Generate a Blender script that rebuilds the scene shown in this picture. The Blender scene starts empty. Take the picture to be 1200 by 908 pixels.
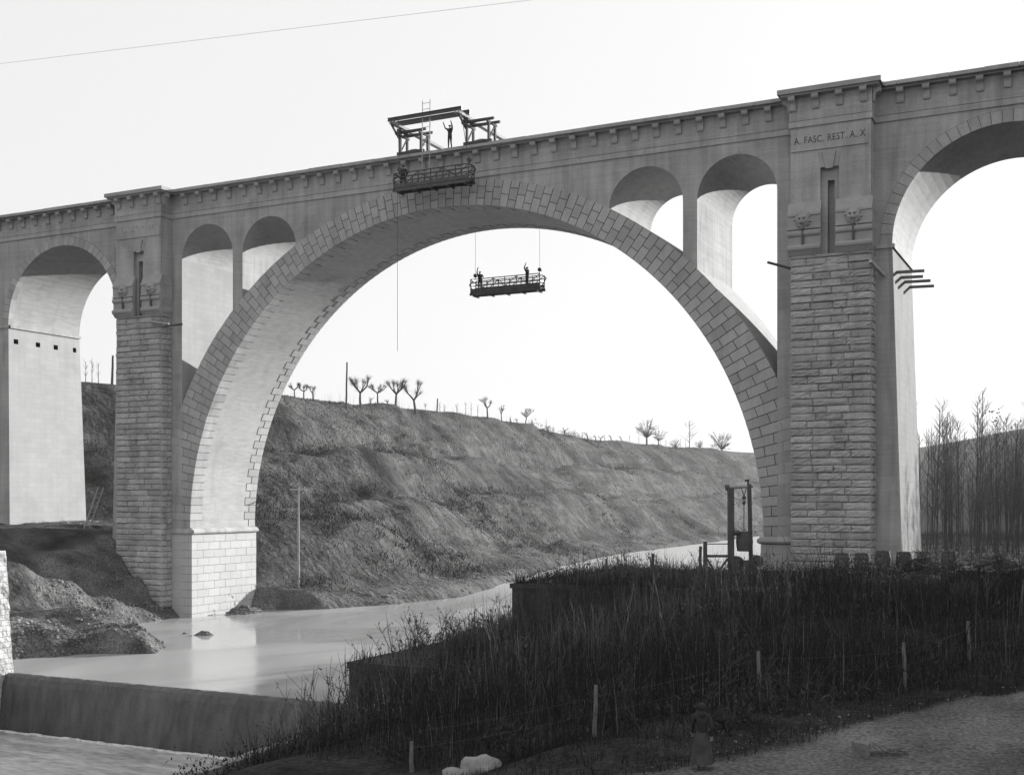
import bpy, bmesh, math, random
import numpy as np
from mathutils import Vector, Matrix
R = math.radians
random.seed(7)
rng = np.random.default_rng(11)
sc = bpy.context.scene
col = sc.collection

# ------------------------------------------------------------------ camera, sky, sun, exposure
CAM = (0.0, -75.0, 9.7)
cd = bpy.data.cameras.new('camera'); cam = bpy.data.objects.new('camera', cd); col.objects.link(cam)
cam.location = CAM; cam.rotation_euler = (R(90), 0, R(26.418))
cd.sensor_width = 36; cd.lens = 1394.5 / 1200 * 36; cd.shift_y = 131.1 / 1200
cd.clip_start = 0.5; cd.clip_end = 9000
sc.camera = cam

SUN_AZ, SUN_EL = 25.8, 13.8          # azimuth from +Y towards +X, elevation (low winter sun behind the bridge)
w = bpy.data.worlds.new('World'); sc.world = w; w.use_nodes = True
nt = w.node_tree; nt.nodes.clear()
sky = nt.nodes.new('ShaderNodeTexSky'); sky.sky_type = 'NISHITA'; sky.sun_disc = False
sky.sun_elevation = R(SUN_EL); sky.sun_rotation = R(SUN_AZ)
sky.air_density = 1.0; sky.dust_density = 4.0; sky.ozone_density = 1.0
bw = nt.nodes.new('ShaderNodeRGBToBW')                       # a black-and-white plate
pw = nt.nodes.new('ShaderNodeMath'); pw.operation = 'POWER'; pw.inputs[1].default_value = 0.14
ml = nt.nodes.new('ShaderNodeMath'); ml.operation = 'MULTIPLY'; ml.inputs[1].default_value = 3.3
bg = nt.nodes.new('ShaderNodeBackground'); bg.inputs['Strength'].default_value = 0.1
wo = nt.nodes.new('ShaderNodeOutputWorld')
nt.links.new(sky.outputs[0], bw.inputs[0]); nt.links.new(bw.outputs[0], pw.inputs[0])
nt.links.new(pw.outputs[0], ml.inputs[0]); nt.links.new(ml.outputs[0], bg.inputs['Color'])
nt.links.new(bg.outputs[0], wo.inputs['Surface'])

sd = bpy.data.lights.new('sun', 'SUN'); sun = bpy.data.objects.new('sun', sd); col.objects.link(sun)
sd.energy = 4.3; sd.angle = R(0.5); sd.color = (1.0, 0.995, 0.985)
sv = Vector((math.sin(R(SUN_AZ)) * math.cos(R(SUN_EL)), math.cos(R(SUN_AZ)) * math.cos(R(SUN_EL)), math.sin(R(SUN_EL))))
sun.rotation_euler = (-sv).to_track_quat('-Z', 'Y').to_euler()
sun.location = (60, 120, 90)
vs = sc.view_settings
vs.view_transform = 'Standard'; vs.look = 'None'; vs.gamma = 1.0; vs.use_curve_mapping = False
vs.exposure = 1.27
sc.cycles.use_denoising = True
sc.cycles.max_bounces = 6; sc.cycles.diffuse_bounces = 4; sc.cycles.transparent_max_bounces = 4
sc.cycles.caustics_reflective = False; sc.cycles.caustics_refractive = False

# ------------------------------------------------------------------ helpers
class MB:
    def __init__(s): s.v = []; s.f = []; s.m = []
    def add(s, vs_, fs, m=0):
        o = len(s.v); s.v += [tuple(p) for p in vs_]
        for f in fs: s.f.append(tuple(i + o for i in f)); s.m.append(m)
    def hexa(s, p, m=0):    # p: 8 corners, bottom loop 0-3, top loop 4-7
        s.add(p, [(0, 3, 2, 1), (4, 5, 6, 7), (0, 1, 5, 4), (1, 2, 6, 5), (2, 3, 7, 6), (3, 0, 4, 7)], m)
    def box(s, x0, x1, y0, y1, z0, z1, m=0):
        s.hexa([(x0, y0, z0), (x1, y0, z0), (x1, y1, z0), (x0, y1, z0), (x0, y0, z1), (x1, y0, z1), (x1, y1, z1), (x0, y1, z1)], m)
    def bar(s, a, b, w_, h=None, m=0):    # square bar from a to b
        h = h or w_; a = Vector(a); b = Vector(b); d = (b - a).normalized()
        up = Vector((0, 0, 1)) if abs(d.z) < .9 else Vector((0, 1, 0))
        sx = d.cross(up).normalized() * w_ / 2; sy = sx.cross(d).normalized() * h / 2
        s.hexa([a - sx - sy, a + sx - sy, a + sx + sy, a - sx + sy, b - sx - sy, b + sx - sy, b + sx + sy, b - sx + sy], m)
    def tube(s, a, b, r0, r1=None, n=6, m=0, cap=True):
        r1 = r0 if r1 is None else r1; a = Vector(a); b = Vector(b); d = b - a
        if d.length < 1e-6: return
        d.normalize(); up = Vector((0, 0, 1)) if abs(d.z) < .9 else Vector((0, 1, 0))
        x = d.cross(up).normalized(); y = x.cross(d)
        vs_ = []
        for c, r in ((a, r0), (b, r1)):
            for k in range(n):
                t = 2 * math.pi * k / n; vs_.append(c + x * (r * math.cos(t)) + y * (r * math.sin(t)))
        fs = [(k, (k + 1) % n, n + (k + 1) % n, n + k) for k in range(n)]
        if cap: fs += [tuple(range(n))[::-1], tuple(range(n, 2 * n))]
        s.add(vs_, fs, m)
    def lathe(s, c, prof, n=16, m=0):     # prof: (r, z) list
        vs_ = []
        for r, z in prof:
            for k in range(n):
                t = 2 * math.pi * k / n; vs_.append((c[0] + r * math.cos(t), c[1] + r * math.sin(t), c[2] + z))
        fs = []
        for i in range(len(prof) - 1):
            for k in range(n):
                fs.append((i * n + k, i * n + (k + 1) % n, (i + 1) * n + (k + 1) % n, (i + 1) * n + k))
        fs += [tuple(range(n))[::-1], tuple(range((len(prof) - 1) * n, len(prof) * n))]
        s.add(vs_, fs, m)
    def prism_x(s, poly, x0, x1, m=0):    # polygon in (y, z) extruded along x
        n = len(poly); vs_ = [(x0, y, z) for y, z in poly] + [(x1, y, z) for y, z in poly]
        s.add(vs_, [tuple(range(n)), tuple(range(n, 2 * n))[::-1]] + [(k, n + k, n + (k + 1) % n, (k + 1) % n) for k in range(n)], m)
    def prism_y(s, poly, y0, y1, m=0):    # polygon in (x, z) extruded along y
        n = len(poly); vs_ = [(x, y0, z) for x, z in poly] + [(x, y1, z) for x, z in poly]
        s.add(vs_, [tuple(range(n)), tuple(range(n, 2 * n))[::-1]] + [(k, n + k, n + (k + 1) % n, (k + 1) % n) for k in range(n)], m)
    def ball(s, c, rx, ry=None, rz=None, nu=8, nv=6, m=0):
        ry = ry or rx; rz = rz or rx; vs_ = []
        for j in range(nv + 1):
            ph = math.pi * j / nv
            for k in range(nu):
                t = 2 * math.pi * k / nu
                vs_.append((c[0] + rx * math.sin(ph) * math.cos(t), c[1] + ry * math.sin(ph) * math.sin(t), c[2] + rz * math.cos(ph)))
        s.add(vs_, [(j * nu + k, (j + 1) * nu + k, (j + 1) * nu + (k + 1) % nu, j * nu + (k + 1) % nu) for j in range(nv) for k in range(nu)], m)
    def mesh(s, name, mats, smooth=False, fix=True):
        me = bpy.data.meshes.new(name); me.from_pydata(s.v, [], s.f)
        for mm in (mats if isinstance(mats, (list, tuple)) else [mats]): me.materials.append(M[mm])
        if any(s.m): me.polygons.foreach_set('material_index', s.m)
        if smooth: me.polygons.foreach_set('use_smooth', [True] * len(s.f))
        if fix:
            b = bmesh.new(); b.from_mesh(me); bmesh.ops.recalc_face_normals(b, faces=b.faces); b.to_mesh(me); b.free()
        me.update(); return me
    def build(s, name, mats, parent=None, smooth=False, fix=True):
        return put(name, s.mesh(name, mats, smooth, fix), parent)

def put(name, me, parent=None, loc=None, rot=None, scale=None):
    o = bpy.data.objects.new(name, me); col.objects.link(o)
    if parent is not None: o.parent = parent
    if loc is not None: o.location = loc
    if rot is not None: o.rotation_euler = rot
    if scale is not None: o.scale = scale
    return o
def npmesh(name, V, F, mats, smooth=False):
    """numpy vertices (n,3) and quad/tri faces (m,k)"""
    me = bpy.data.meshes.new(name); V = np.asarray(V, np.float32); F = np.asarray(F, np.int32); k = F.shape[1]
    me.vertices.add(len(V)); me.vertices.foreach_set('co', V.ravel())
    me.loops.add(F.size); me.loops.foreach_set('vertex_index', F.ravel())
    me.polygons.add(len(F)); me.polygons.foreach_set('loop_start', np.arange(0, F.size, k, dtype=np.int32))
    me.polygons.foreach_set('loop_total', np.full(len(F), k, np.int32))
    if smooth: me.polygons.foreach_set('use_smooth', np.ones(len(F), bool))
    for mm in (mats if isinstance(mats, (list, tuple)) else [mats]): me.materials.append(M[mm])
    me.update(calc_edges=True); return me
def tag(o, label=None, cat=None, group=None, kind=None):
    if label: o['label'] = label
    if cat: o['category'] = cat
    if group: o['group'] = group
    if kind: o['kind'] = kind
    return o
def empty(name, loc=(0, 0, 0), rz=0, parent=None):
    o = bpy.data.objects.new(name, None); col.objects.link(o); o.location = loc; o.rotation_euler = (0, 0, rz)
    if parent is not None: o.parent = parent
    return o
def copy_tree(o, parent=None):
    c = o.copy(); col.objects.link(c); c.parent = parent
    for ch in list(o.children): copy_tree(ch, c)
    return c

# numpy value noise (terrain relief)
def vnoise(x, y, seed=0):
    xi = np.floor(x).astype(np.int64); yi = np.floor(y).astype(np.int64); fx = x - xi; fy = y - yi
    def h(a, b):
        n = (a * 374761393 + b * 668265263 + seed * 2147483) & 0xffffffff
        n = ((n ^ (n >> 13)) * 1274126177) & 0xffffffff
        return ((n ^ (n >> 16)) & 0xffff) / 65535.0
    fx = fx * fx * (3 - 2 * fx); fy = fy * fy * (3 - 2 * fy)
    return (h(xi, yi) * (1 - fx) + h(xi + 1, yi) * fx) * (1 - fy) + (h(xi, yi + 1) * (1 - fx) + h(xi + 1, yi + 1) * fx) * fy
def fbm(x, y, o=4, seed=0):
    r = 0; a = .5
    for i in range(o): r = r + a * (vnoise(x, y, seed + i) - .5); x = x * 2.03; y = y * 2.03; a *= .5
    return r

# ------------------------------------------------------------------ materials (all grey: the plate has no colour)
M = {}
def node_mat(name, colr, rough=.9, var=.2, scale=.8, fine=.12, fscale=9, bump=.25, bscale=14, bdist=.02, streak=0, boards=0, objvar=0, brick=None, spec=.2, stretch=(1, 1, 1), stain=0):
    m = bpy.data.materials.new(name); m.use_nodes = True; t = m.node_tree; N = t.nodes; L = t.links; N.clear()
    out = N.new('ShaderNodeOutputMaterial'); bs = N.new('ShaderNodeBsdfPrincipled'); L.new(bs.outputs[0], out.inputs[0])
    bs.inputs['Roughness'].default_value = rough; bs.inputs['Specular IOR Level'].default_value = spec
    geo = N.new('ShaderNodeNewGeometry')
    def noise(sc_, det=4, mp=None, dist=0):
        n = N.new('ShaderNodeTexNoise'); n.inputs['Scale'].default_value = sc_; n.inputs['Detail'].default_value = det; n.inputs['Distortion'].default_value = dist
        if mp:
            v = N.new('ShaderNodeVectorMath'); v.operation = 'MULTIPLY'; v.inputs[1].default_value = mp
            L.new(geo.outputs['Position'], v.inputs[0]); L.new(v.outputs[0], n.inputs['Vector'])
        else: L.new(geo.outputs['Position'], n.inputs['Vector'])
        return n.outputs['Fac']
    def math_(op, a, b):
        n = N.new('ShaderNodeMath'); n.operation = op
        for i, q in enumerate((a, b)):
            if isinstance(q, (int, float)): n.inputs[i].default_value = q
            else: L.new(q, n.inputs[i])
        return n.outputs[0]
    def factor(sock, amt):    # 1 + amt*(sock-.5)*2
        return math_('ADD', math_('MULTIPLY', math_('SUBTRACT', sock, .5), 2 * amt), 1.0)
    f = factor(noise(scale, 5, stretch), var * 1.6)
    f = math_('MULTIPLY', f, factor(noise(fscale, 4, stretch), fine * 1.6))
    if streak: f = math_('MULTIPLY', f, factor(noise(1.0, 5, (2.2, 2.2, .12)), streak * 1.6))
    if boards: f = math_('MULTIPLY', f, factor(noise(1.0, 3, (.25, .25, 5.5)), boards * 1.6))
    if stain:       # rain stains: dark runs hanging from ledges, and blotches
        for mp, p0, p1, k in (((1.1, 1.1, .16), .52, .68, 1.0), ((.45, .45, .38), .55, .66, .7)):
            r = N.new('ShaderNodeValToRGB'); r.color_ramp.elements[0].position = p0; r.color_ramp.elements[1].position = p1
            r.color_ramp.elements[0].color = (1, 1, 1, 1); q_ = 1 - stain * k; r.color_ramp.elements[1].color = (q_, q_, q_, 1); L.new(noise(1.0, 6, mp, .4), r.inputs[0]); f = math_('MULTIPLY', f, r.outputs[0])
    if objvar:
        oi = N.new('ShaderNodeObjectInfo'); f = math_('MULTIPLY', f, factor(oi.outputs['Random'], objvar))
    h = noise(bscale, 6, stretch)
    if brick:
        ax, bw_, bh, con = brick
        sp = N.new('ShaderNodeSeparateXYZ'); cb = N.new('ShaderNodeCombineXYZ'); L.new(geo.outputs['Position'], sp.inputs[0])
        L.new(sp.outputs[ax], cb.inputs[0]); L.new(sp.outputs[2], cb.inputs[1])
        bt = N.new('ShaderNodeTexBrick'); L.new(cb.outputs[0], bt.inputs['Vector']); bt.inputs['Scale'].default_value = 1
        bt.inputs['Brick Width'].default_value = bw_; bt.inputs['Row Height'].default_value = bh; bt.inputs['Mortar Size'].default_value = .018
        bt.inputs['Mortar Smooth'].default_value = .3
        bt.inputs['Color1'].default_value = (1, 1, 1, 1); bt.inputs['Color2'].default_value = (1 - con * .9,) * 3 + (1,); bt.inputs['Mortar'].default_value = (1 - con * 1.5,) * 3 + (1,)
        f = math_('MULTIPLY', f, bt.outputs['Color'])
        h = math_('SUBTRACT', h, math_('MULTIPLY', bt.outputs['Fac'], .8))
    v = math_('MAXIMUM', math_('MULTIPLY', f, colr), .004)
    cc = N.new('ShaderNodeCombineColor')
    for i in range(3): L.new(v, cc.inputs[i])
    L.new(cc.outputs[0], bs.inputs['Base Color'])
    if bump:
        b = N.new('ShaderNodeBump'); b.inputs['Strength'].default_value = bump; b.inputs['Distance'].default_value = bdist
        L.new(h, b.inputs['Height']); L.new(b.outputs[0], bs.inputs['Normal'])
    M[name] = m; return m
node_mat('concrete', .355, var=.22, scale=.3, fine=.13, streak=.22, boards=.12, bump=.3, stain=.22, brick=(0, 1.9, .62, .05))
node_mat('soffit', .355, var=.14, scale=.3, fine=.16, bump=.25, boards=.0, stretch=(1, .18, 1), fscale=5, stain=.10)
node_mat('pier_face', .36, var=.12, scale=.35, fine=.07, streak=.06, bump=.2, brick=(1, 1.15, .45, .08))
node_mat('pier_face_dimmed', .16, var=.22, scale=.5, fine=.12, streak=.12, bump=.3, brick=(1, 1.15, .45, .13), stain=.15)  # weathered ashlar, also darkened in colour for the dimmer light on the right
node_mat('smooth_stone', .37, var=.18, scale=.5, fine=.13, streak=.20, boards=.10, bump=.25, stain=.18)
node_mat('voussoir_stone', .365, var=.12, scale=.5, fine=.14, objvar=.12, streak=.12, stain=.12, bump=.3, bscale=18)
node_mat('rock_stone', .36, stain=.2, var=.16, scale=.7, fine=.2, objvar=.16, bump=.8, bscale=9, bdist=.06, streak=.1)
node_mat('plinth_stone', .42, var=.08, scale=.6, fine=.1, objvar=.055, bump=.3)
node_mat('mortar', .09, var=.2, bump=.1)
node_mat('mortar_pale', .15, var=.2, bump=.1)
node_mat('carving', .33, var=.2, bump=.2)
node_mat('cut_shade', .10, var=.2, bump=0)  # shade of cut letters and carved hollows put into the colour
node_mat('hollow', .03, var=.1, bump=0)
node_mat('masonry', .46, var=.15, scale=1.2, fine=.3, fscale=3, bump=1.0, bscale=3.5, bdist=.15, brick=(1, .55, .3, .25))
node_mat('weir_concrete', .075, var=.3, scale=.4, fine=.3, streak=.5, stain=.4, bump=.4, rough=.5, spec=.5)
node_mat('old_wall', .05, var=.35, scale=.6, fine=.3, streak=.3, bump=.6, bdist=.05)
node_mat('old_wood', .09, var=.3, scale=2, fine=.3, fscale=20, bump=.4, bscale=20, objvar=.2)
node_mat('grey_wood', .16, var=.35, scale=3, fine=.4, fscale=25, bump=.5, bscale=25)
node_mat('pale_wood', .34, var=.25, scale=2, fine=.3, fscale=20, bump=.3, objvar=.2)
node_mat('iron', .05, rough=.5, var=.2, bump=.1, spec=.5)
node_mat('rope', .10, bump=0)
node_mat('cloth_dark', .035, bump=.2, var=.3, scale=3)
node_mat('cloth_grey', .11, bump=.2, var=.3, scale=3)
node_mat('cloth_dim', .06, bump=.2, var=.5, scale=4)
node_mat('cloth_pale', .25, bump=.2, var=.3, scale=3)
node_mat('skin', .32, bump=0, var=.1, rough=.6)
node_mat('bark', .07, var=.3, scale=2, fine=.3, bump=.6)
node_mat('twig', .085, var=.3, bump=0)
node_mat('poplar_bark', .055, var=.3, scale=1, bump=0)
node_mat('poplar_twig', .09, var=.3, bump=0)
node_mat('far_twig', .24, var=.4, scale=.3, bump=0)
node_mat('bramble_leaf', .045, var=.5, scale=.8, fine=.4, bump=0)
node_mat('pale_stem', .19, var=.4, scale=.6, bump=0)
node_mat('leaf', .06, var=.4, bump=0)
node_mat('reed', .020, var=.5, scale=.4, fine=.4, fscale=3, bump=0)
node_mat('dry_reed', .09, var=.4, scale=.5, fine=.4, fscale=3, bump=0)
node_mat('hill_grass', .07, var=.5, scale=.10, fine=.4, fscale=.9, bump=0)
node_mat('scrub', .035, var=.5, scale=.3, fine=.4, bump=0)
node_mat('pebble', .22, var=.4, scale=3, fine=.3, bump=.3, objvar=.3)
node_mat('foam', .6, var=.3, scale=2, fine=.3, bump=.5)
node_mat('pale_rock', .26, var=.15, scale=2, fine=.2, bump=.6, bdist=.03)

hm = bpy.data.materials.new('haze_air'); hm.use_nodes = True; ht = hm.node_tree; ht.nodes.clear()
ho = ht.nodes.new('ShaderNodeOutputMaterial'); hv = ht.nodes.new('ShaderNodeVolumePrincipled'); ht.links.new(hv.outputs[0], ho.inputs['Volume'])
hv.inputs['Color'].default_value = (.9, .9, .9, 1); hv.inputs['Density'].default_value = .00018; hv.inputs['Anisotropy'].default_value = .3
M['haze_air'] = hm
# ================================================================== BRIDGE
XC = -42.92; W = 8.2
R1, Z1, R2, Z2 = 23.54, 7.36, 27.1, 5.6
ZS, ZF, ZT = 32.66, 33.05, 34.60          # string course, frieze, underside of coping
bridge = empty('stone_bridge', (XC, 0, 0))
tag(bridge, 'tall stone and concrete arch bridge with one great semicircular arch spanning the river', 'bridge')
def ext_t(th):
    s_ = (Z1 - Z2) * math.sin(th); t = -s_ + math.sqrt(s_ * s_ + R2 * R2 - (Z1 - Z2) ** 2)
    c_ = abs(math.cos(th))
    return min(t, 25.6 / c_) if c_ > 1e-3 else t
def ext_z(u): return Z2 + math.sqrt(R2 * R2 - u * u)
def pol(th, r): return (r * math.cos(th), Z1 + r * math.sin(th))
NC = 119
TH = [math.pi * k / NC for k in range(NC + 1)]

# --- main arch: concrete barrel with a ring of cut stones on either face
core = MB()
for k in range(NC):
    a, b = TH[k], TH[k + 1]; ia, ib = pol(a, R1 + .03), pol(b, R1 + .03); ea, eb = pol(a, ext_t(a) - .01), pol(b, ext_t(b) - .01)
    y0, y1 = .05, W - .05
    core.add([(ia[0], y0, ia[1]), (ib[0], y0, ib[1]), (eb[0], y0, eb[1]), (ea[0], y0, ea[1])], [(0, 1, 2, 3)], 1)
    core.add([(ia[0], y1, ia[1]), (ib[0], y1, ib[1]), (eb[0], y1, eb[1]), (ea[0], y1, ea[1])], [(3, 2, 1, 0)], 1)
    core.add([(ia[0], y0, ia[1]), (ia[0], y1, ia[1]), (ib[0], y1, ib[1]), (ib[0], y0, ib[1])], [(0, 1, 2, 3)], 0)
    core.add([(ea[0], y0, ea[1]), (ea[0], y1, ea[1]), (eb[0], y1, eb[1]), (eb[0], y0, eb[1])], [(3, 2, 1, 0)], 0)
main_arch = core.build('main_arch', ['soffit', 'mortar'], bridge, fix=False)
def wedge(mb, a, b, r0a, r0b, r1a, r1b, y0, y1, m=0):
    P = [pol(a, r0a), pol(b, r0b), pol(b, r1b), pol(a, r1a)]
    mb.hexa([(P[0][0], y0, P[0][1]), (P[1][0], y0, P[1][1]), (P[1][0], y1, P[1][1]), (P[0][0], y1, P[0][1]),
             (P[3][0], y0, P[3][1]), (P[2][0], y0, P[2][1]), (P[2][0], y1, P[2][1]), (P[3][0], y1, P[3][1])], m)
G = .024
for k in range(NC):
    a, b = TH[k], TH[k + 1]; ta, tb = ext_t(a) - R1, ext_t(b) - R1; odd = k % 2
    j = random.uniform(-.03, .03)
    cuts = [0, .5 + j, 1] if odd else [0, .27 + j, .73 + j, 1]
    long_ = 1.4 if odd else .8
    for i in range(len(cuts) - 1):
        c0, c1 = cuts[i], cuts[i + 1]; mb = MB(); da = G / R1; dy = random.uniform(-.012, .012)
        r0 = R1 if i == 0 else None
        g0 = 0 if i == 0 else G; g1 = G if c1 < 1 else 0
        wedge(mb, a + da, b - da, R1 + ta * c0 + g0, R1 + tb * c0 + g0, R1 + ta * c1 - g1, R1 + tb * c1 - g1, -.02 + dy, long_ if i == 0 else .55)
        if i == 0 and odd: wedge(mb, a - .0016, b + .0008, R1 + .018, R1 + .018, R1 + .25, R1 + .25, .06, long_ - .02, 1)
        mb.build('voussoir', ['voussoir_stone', 'mortar'], main_arch)
    mb = MB(); wedge(mb, a + G / R1, b - G / R1, R1, R1, R1 + 1.2, R1 + 1.2, W - (1.4 if odd else .8), W + .02)
    wedge(mb, a - .0016, b + .0016, R1 + .018, R1 + .018, R1 + .25, R1 + .25, W - (1.4 if odd else .8) - .04, W - .06, 1)
    mb.build('ring_stone', ['voussoir_stone', 'mortar'], main_arch)

# --- spandrel walls with four small round-headed openings
OPEN = [(15.6, 2.6), (21.795, 2.625)]; ZSP = 29.27
def strip(mb, us, zb, zt, y0, y1):
    for a, b in zip(us[:-1], us[1:]):
        za, zb_ = zb(a), zb(b)
        if min(zt - za, zt - zb_) < .01: za, zb_ = min(za, zt - .02), min(zb_, zt - .02)
        mb.add([(a, y0, za), (b, y0, zb_), (b, y0, zt), (a, y0, zt)], [(0, 1, 2, 3)], 0)
        mb.add([(a, y1, za), (b, y1, zb_), (b, y1, zt), (a, y1, zt)], [(3, 2, 1, 0)], 0)
        mb.add([(a, y0, za), (a, y1, za), (b, y1, zb_), (b, y0, zb_)], [(0, 1, 2, 3)], 1)
def arc_us(c, r, n=28): return [c - r * math.cos(math.pi * k / n) for k in range(n + 1)]
sw = MB()
strip(sw, [-13 + 26 * k / 70 for k in range(71)], lambda u: min(ext_z(u), 32.6), ZS + .05, 0, W)
for s_ in (-1, 1):
    for c, r in OPEN:
        strip(sw, arc_us(s_ * c, r), lambda u: ZSP + math.sqrt(max(r * r - (u - s_ * c) ** 2, 0)), ZS + .05, 0, W)
    ua, ub = sorted((s_ * 18.2, s_ * 19.17))
    e = lambda u: ext_z(u) - .1
    sw.hexa([(ua, 0, e(ua)), (ub, 0, e(ub)), (ub, W, e(ub)), (ua, W, e(ua)), (ua, 0, ZS + .05), (ub, 0, ZS + .05), (ub, W, ZS + .05), (ua, W, ZS + .05)], 0)
spandrel = sw.build('spandrel_wall', ['concrete', 'soffit'], bridge, fix=False)

# --- side arches with a single ring of stones
CS, RS, ZI = 37.945, 6.5, 25.2
for s_ in (-1, 1):
    mb = MB(); strip(mb, arc_us(s_ * CS, RS, 40), lambda u: ZI + math.sqrt(max(RS * RS - (u - s_ * CS) ** 2, 0)), ZS + .05, 0, W)
    sa = mb.build('side_arch', ['concrete', 'soffit'], bridge, fix=False)
    bed = MB(); nst = 35
    for k in range(nst):
        a, b = math.pi * k / nst, math.pi * (k + 1) / nst
        def p(t, r): return (s_ * CS + r * math.cos(t), ZI + r * math.sin(t))
        q = [p(a, RS + .02), p(b, RS + .02), p(b, RS + .74), p(a, RS + .74)]
        bed.hexa([(q[0][0], -.006, q[0][1]), (q[1][0], -.006, q[1][1]), (q[1][0], .02, q[1][1]), (q[0][0], .02, q[0][1]),
                  (q[3][0], -.006, q[3][1]), (q[2][0], -.006, q[2][1]), (q[2][0], .02, q[2][1]), (q[3][0], .02, q[3][1])])
        st = MB(); g = .017; q = [p(a + g / RS, RS - .01), p(b - g / RS, RS - .01), p(b - g / RS, RS + .72), p(a + g / RS, RS + .72)]
        y0 = -.03 + random.uniform(-.008, .008)
        st.hexa([(q[0][0], y0, q[0][1]), (q[1][0], y0, q[1][1]), (q[1][0], .5, q[1][1]), (q[0][0], .5, q[0][1]),
                 (q[3][0], y0, q[3][1]), (q[2][0], y0, q[2][1]), (q[2][0], .5, q[2][1]), (q[3][0], .5, q[3][1])])
        st.build('voussoir', 'voussoir_stone', sa)
    bed.build('mortar_bed', 'mortar', sa)

# --- piers
def rock_variant(i):
    r_ = random.Random(100 + i); mb = MB(); V = []
    xs_ = [0, .05, .22, .42, .62, .82, .95, 1]; zs_ = [0, .12, .38, .66, .88, 1]; nx, nz = len(xs_) - 1, len(zs_) - 1
    tilt, tz = r_.uniform(-.03, .03), r_.uniform(-.025, .025)
    for z in range(nz + 1):
        for x in range(nx + 1):
            e = min(x, nx - x, z, nz - z)
            d = 0 if e == 0 else (.085 if e == 1 else .10) + r_.uniform(-.035, .035) + tilt * (xs_[x] - .5) * 2 + tz * (zs_[z] - .5) * 2
            if e == 1 and r_.random() < .12: d *= .35
            V.append((xs_[x] + (0 if e == 0 else r_.uniform(-.02, .02)), -d, zs_[z] + (0 if e == 0 else r_.uniform(-.05, .05))))
    F = [(z * (nx + 1) + x, z * (nx + 1) + x + 1, (z + 1) * (nx + 1) + x + 1, (z + 1) * (nx + 1) + x) for z in range(nz) for x in range(nx)]
    mb.add(V, F)
    mb.add([(0, 0, 0), (1, 0, 0), (1, 0, 1), (0, 0, 1), (0, .25, 0), (1, .25, 0), (1, .25, 1), (0, .25, 1)], [(0, 4, 5, 1), (1, 5, 6, 2), (2, 6, 7, 3), (3, 7, 4, 0)])
    return mb.mesh('stone_block', 'rock_stone', fix=False)
ROCK = [rock_variant(i) for i in range(22)]
bm_ = MB(); pr = [(-.10, 0)]      # bracket profile in (y, z), z from 33.66
for q in [(-.10, 0), (-.16, .02), (-.20, .12), (-.21, .28), (-.24, .42), (-.31, .52), (-.40, .54), (-.47, .56), (-.53, .62), (-.56, .72), (-.54, .80), (-.50, .86), (-.10, .86)]: pr.append(q)
pr = pr[1:]
bm_.prism_x(pr, -.2, .2)
BRACKET = bm_.mesh('bracket', 'carving')
bm_ = MB()
def lion():
    b = MB()
    b.ball((0, -.02, 0), .36, .20, .42, 12, 8)                       # skull
    for k in range(18):                                              # mane locks
        t = 2 * math.pi * k / 18 + .1; r_ = .35 + .05 * (k % 3)
        b.tube((.24 * math.cos(t), -.06, .28 * math.sin(t) + .02), (r_ * math.cos(t + .12) * 1.08, .02, r_ * math.sin(t + .12) * 1.2), .10, .055, 6)
    b.ball((0, -.22, -.13), .16, .15, .13, 10, 6)                    # muzzle
    b.ball((0, -.33, -.05), .06, .05, .04, 6, 4)                     # nose
    b.tube((0, -.20, .16), (0, -.31, -.03), .055, .045, 6)           # bridge of nose
    for s_ in (-1, 1):
        b.ball((s_ * .13, -.20, .13), .10, .06, .045, 6, 4)          # brow
        b.ball((s_ * .20, -.15, -.06), .10, .08, .10, 6, 4)          # cheek
        b.ball((s_ * .27, -.02, .33), .08, .06, .09, 6, 4)           # ear
        b.ball((s_ * .12, -.215, .06), .045, .03, .025, 6, 4, 1)     # eye
    b.ball((0, -.335, -.19), .10, .04, .025, 6, 4, 1)                # mouth
    b.tube((0, -.20, -.28), (0, -.12, -.46), .10, .05, 6)            # beard
    return b.mesh('lion_mask', ['carving', 'cut_shade'])
LION = lion()
ZB = {-1: 0.0, 1: 3.6}
BU0, BU1, BY = 25.55, 30.40, -1.2
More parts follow.
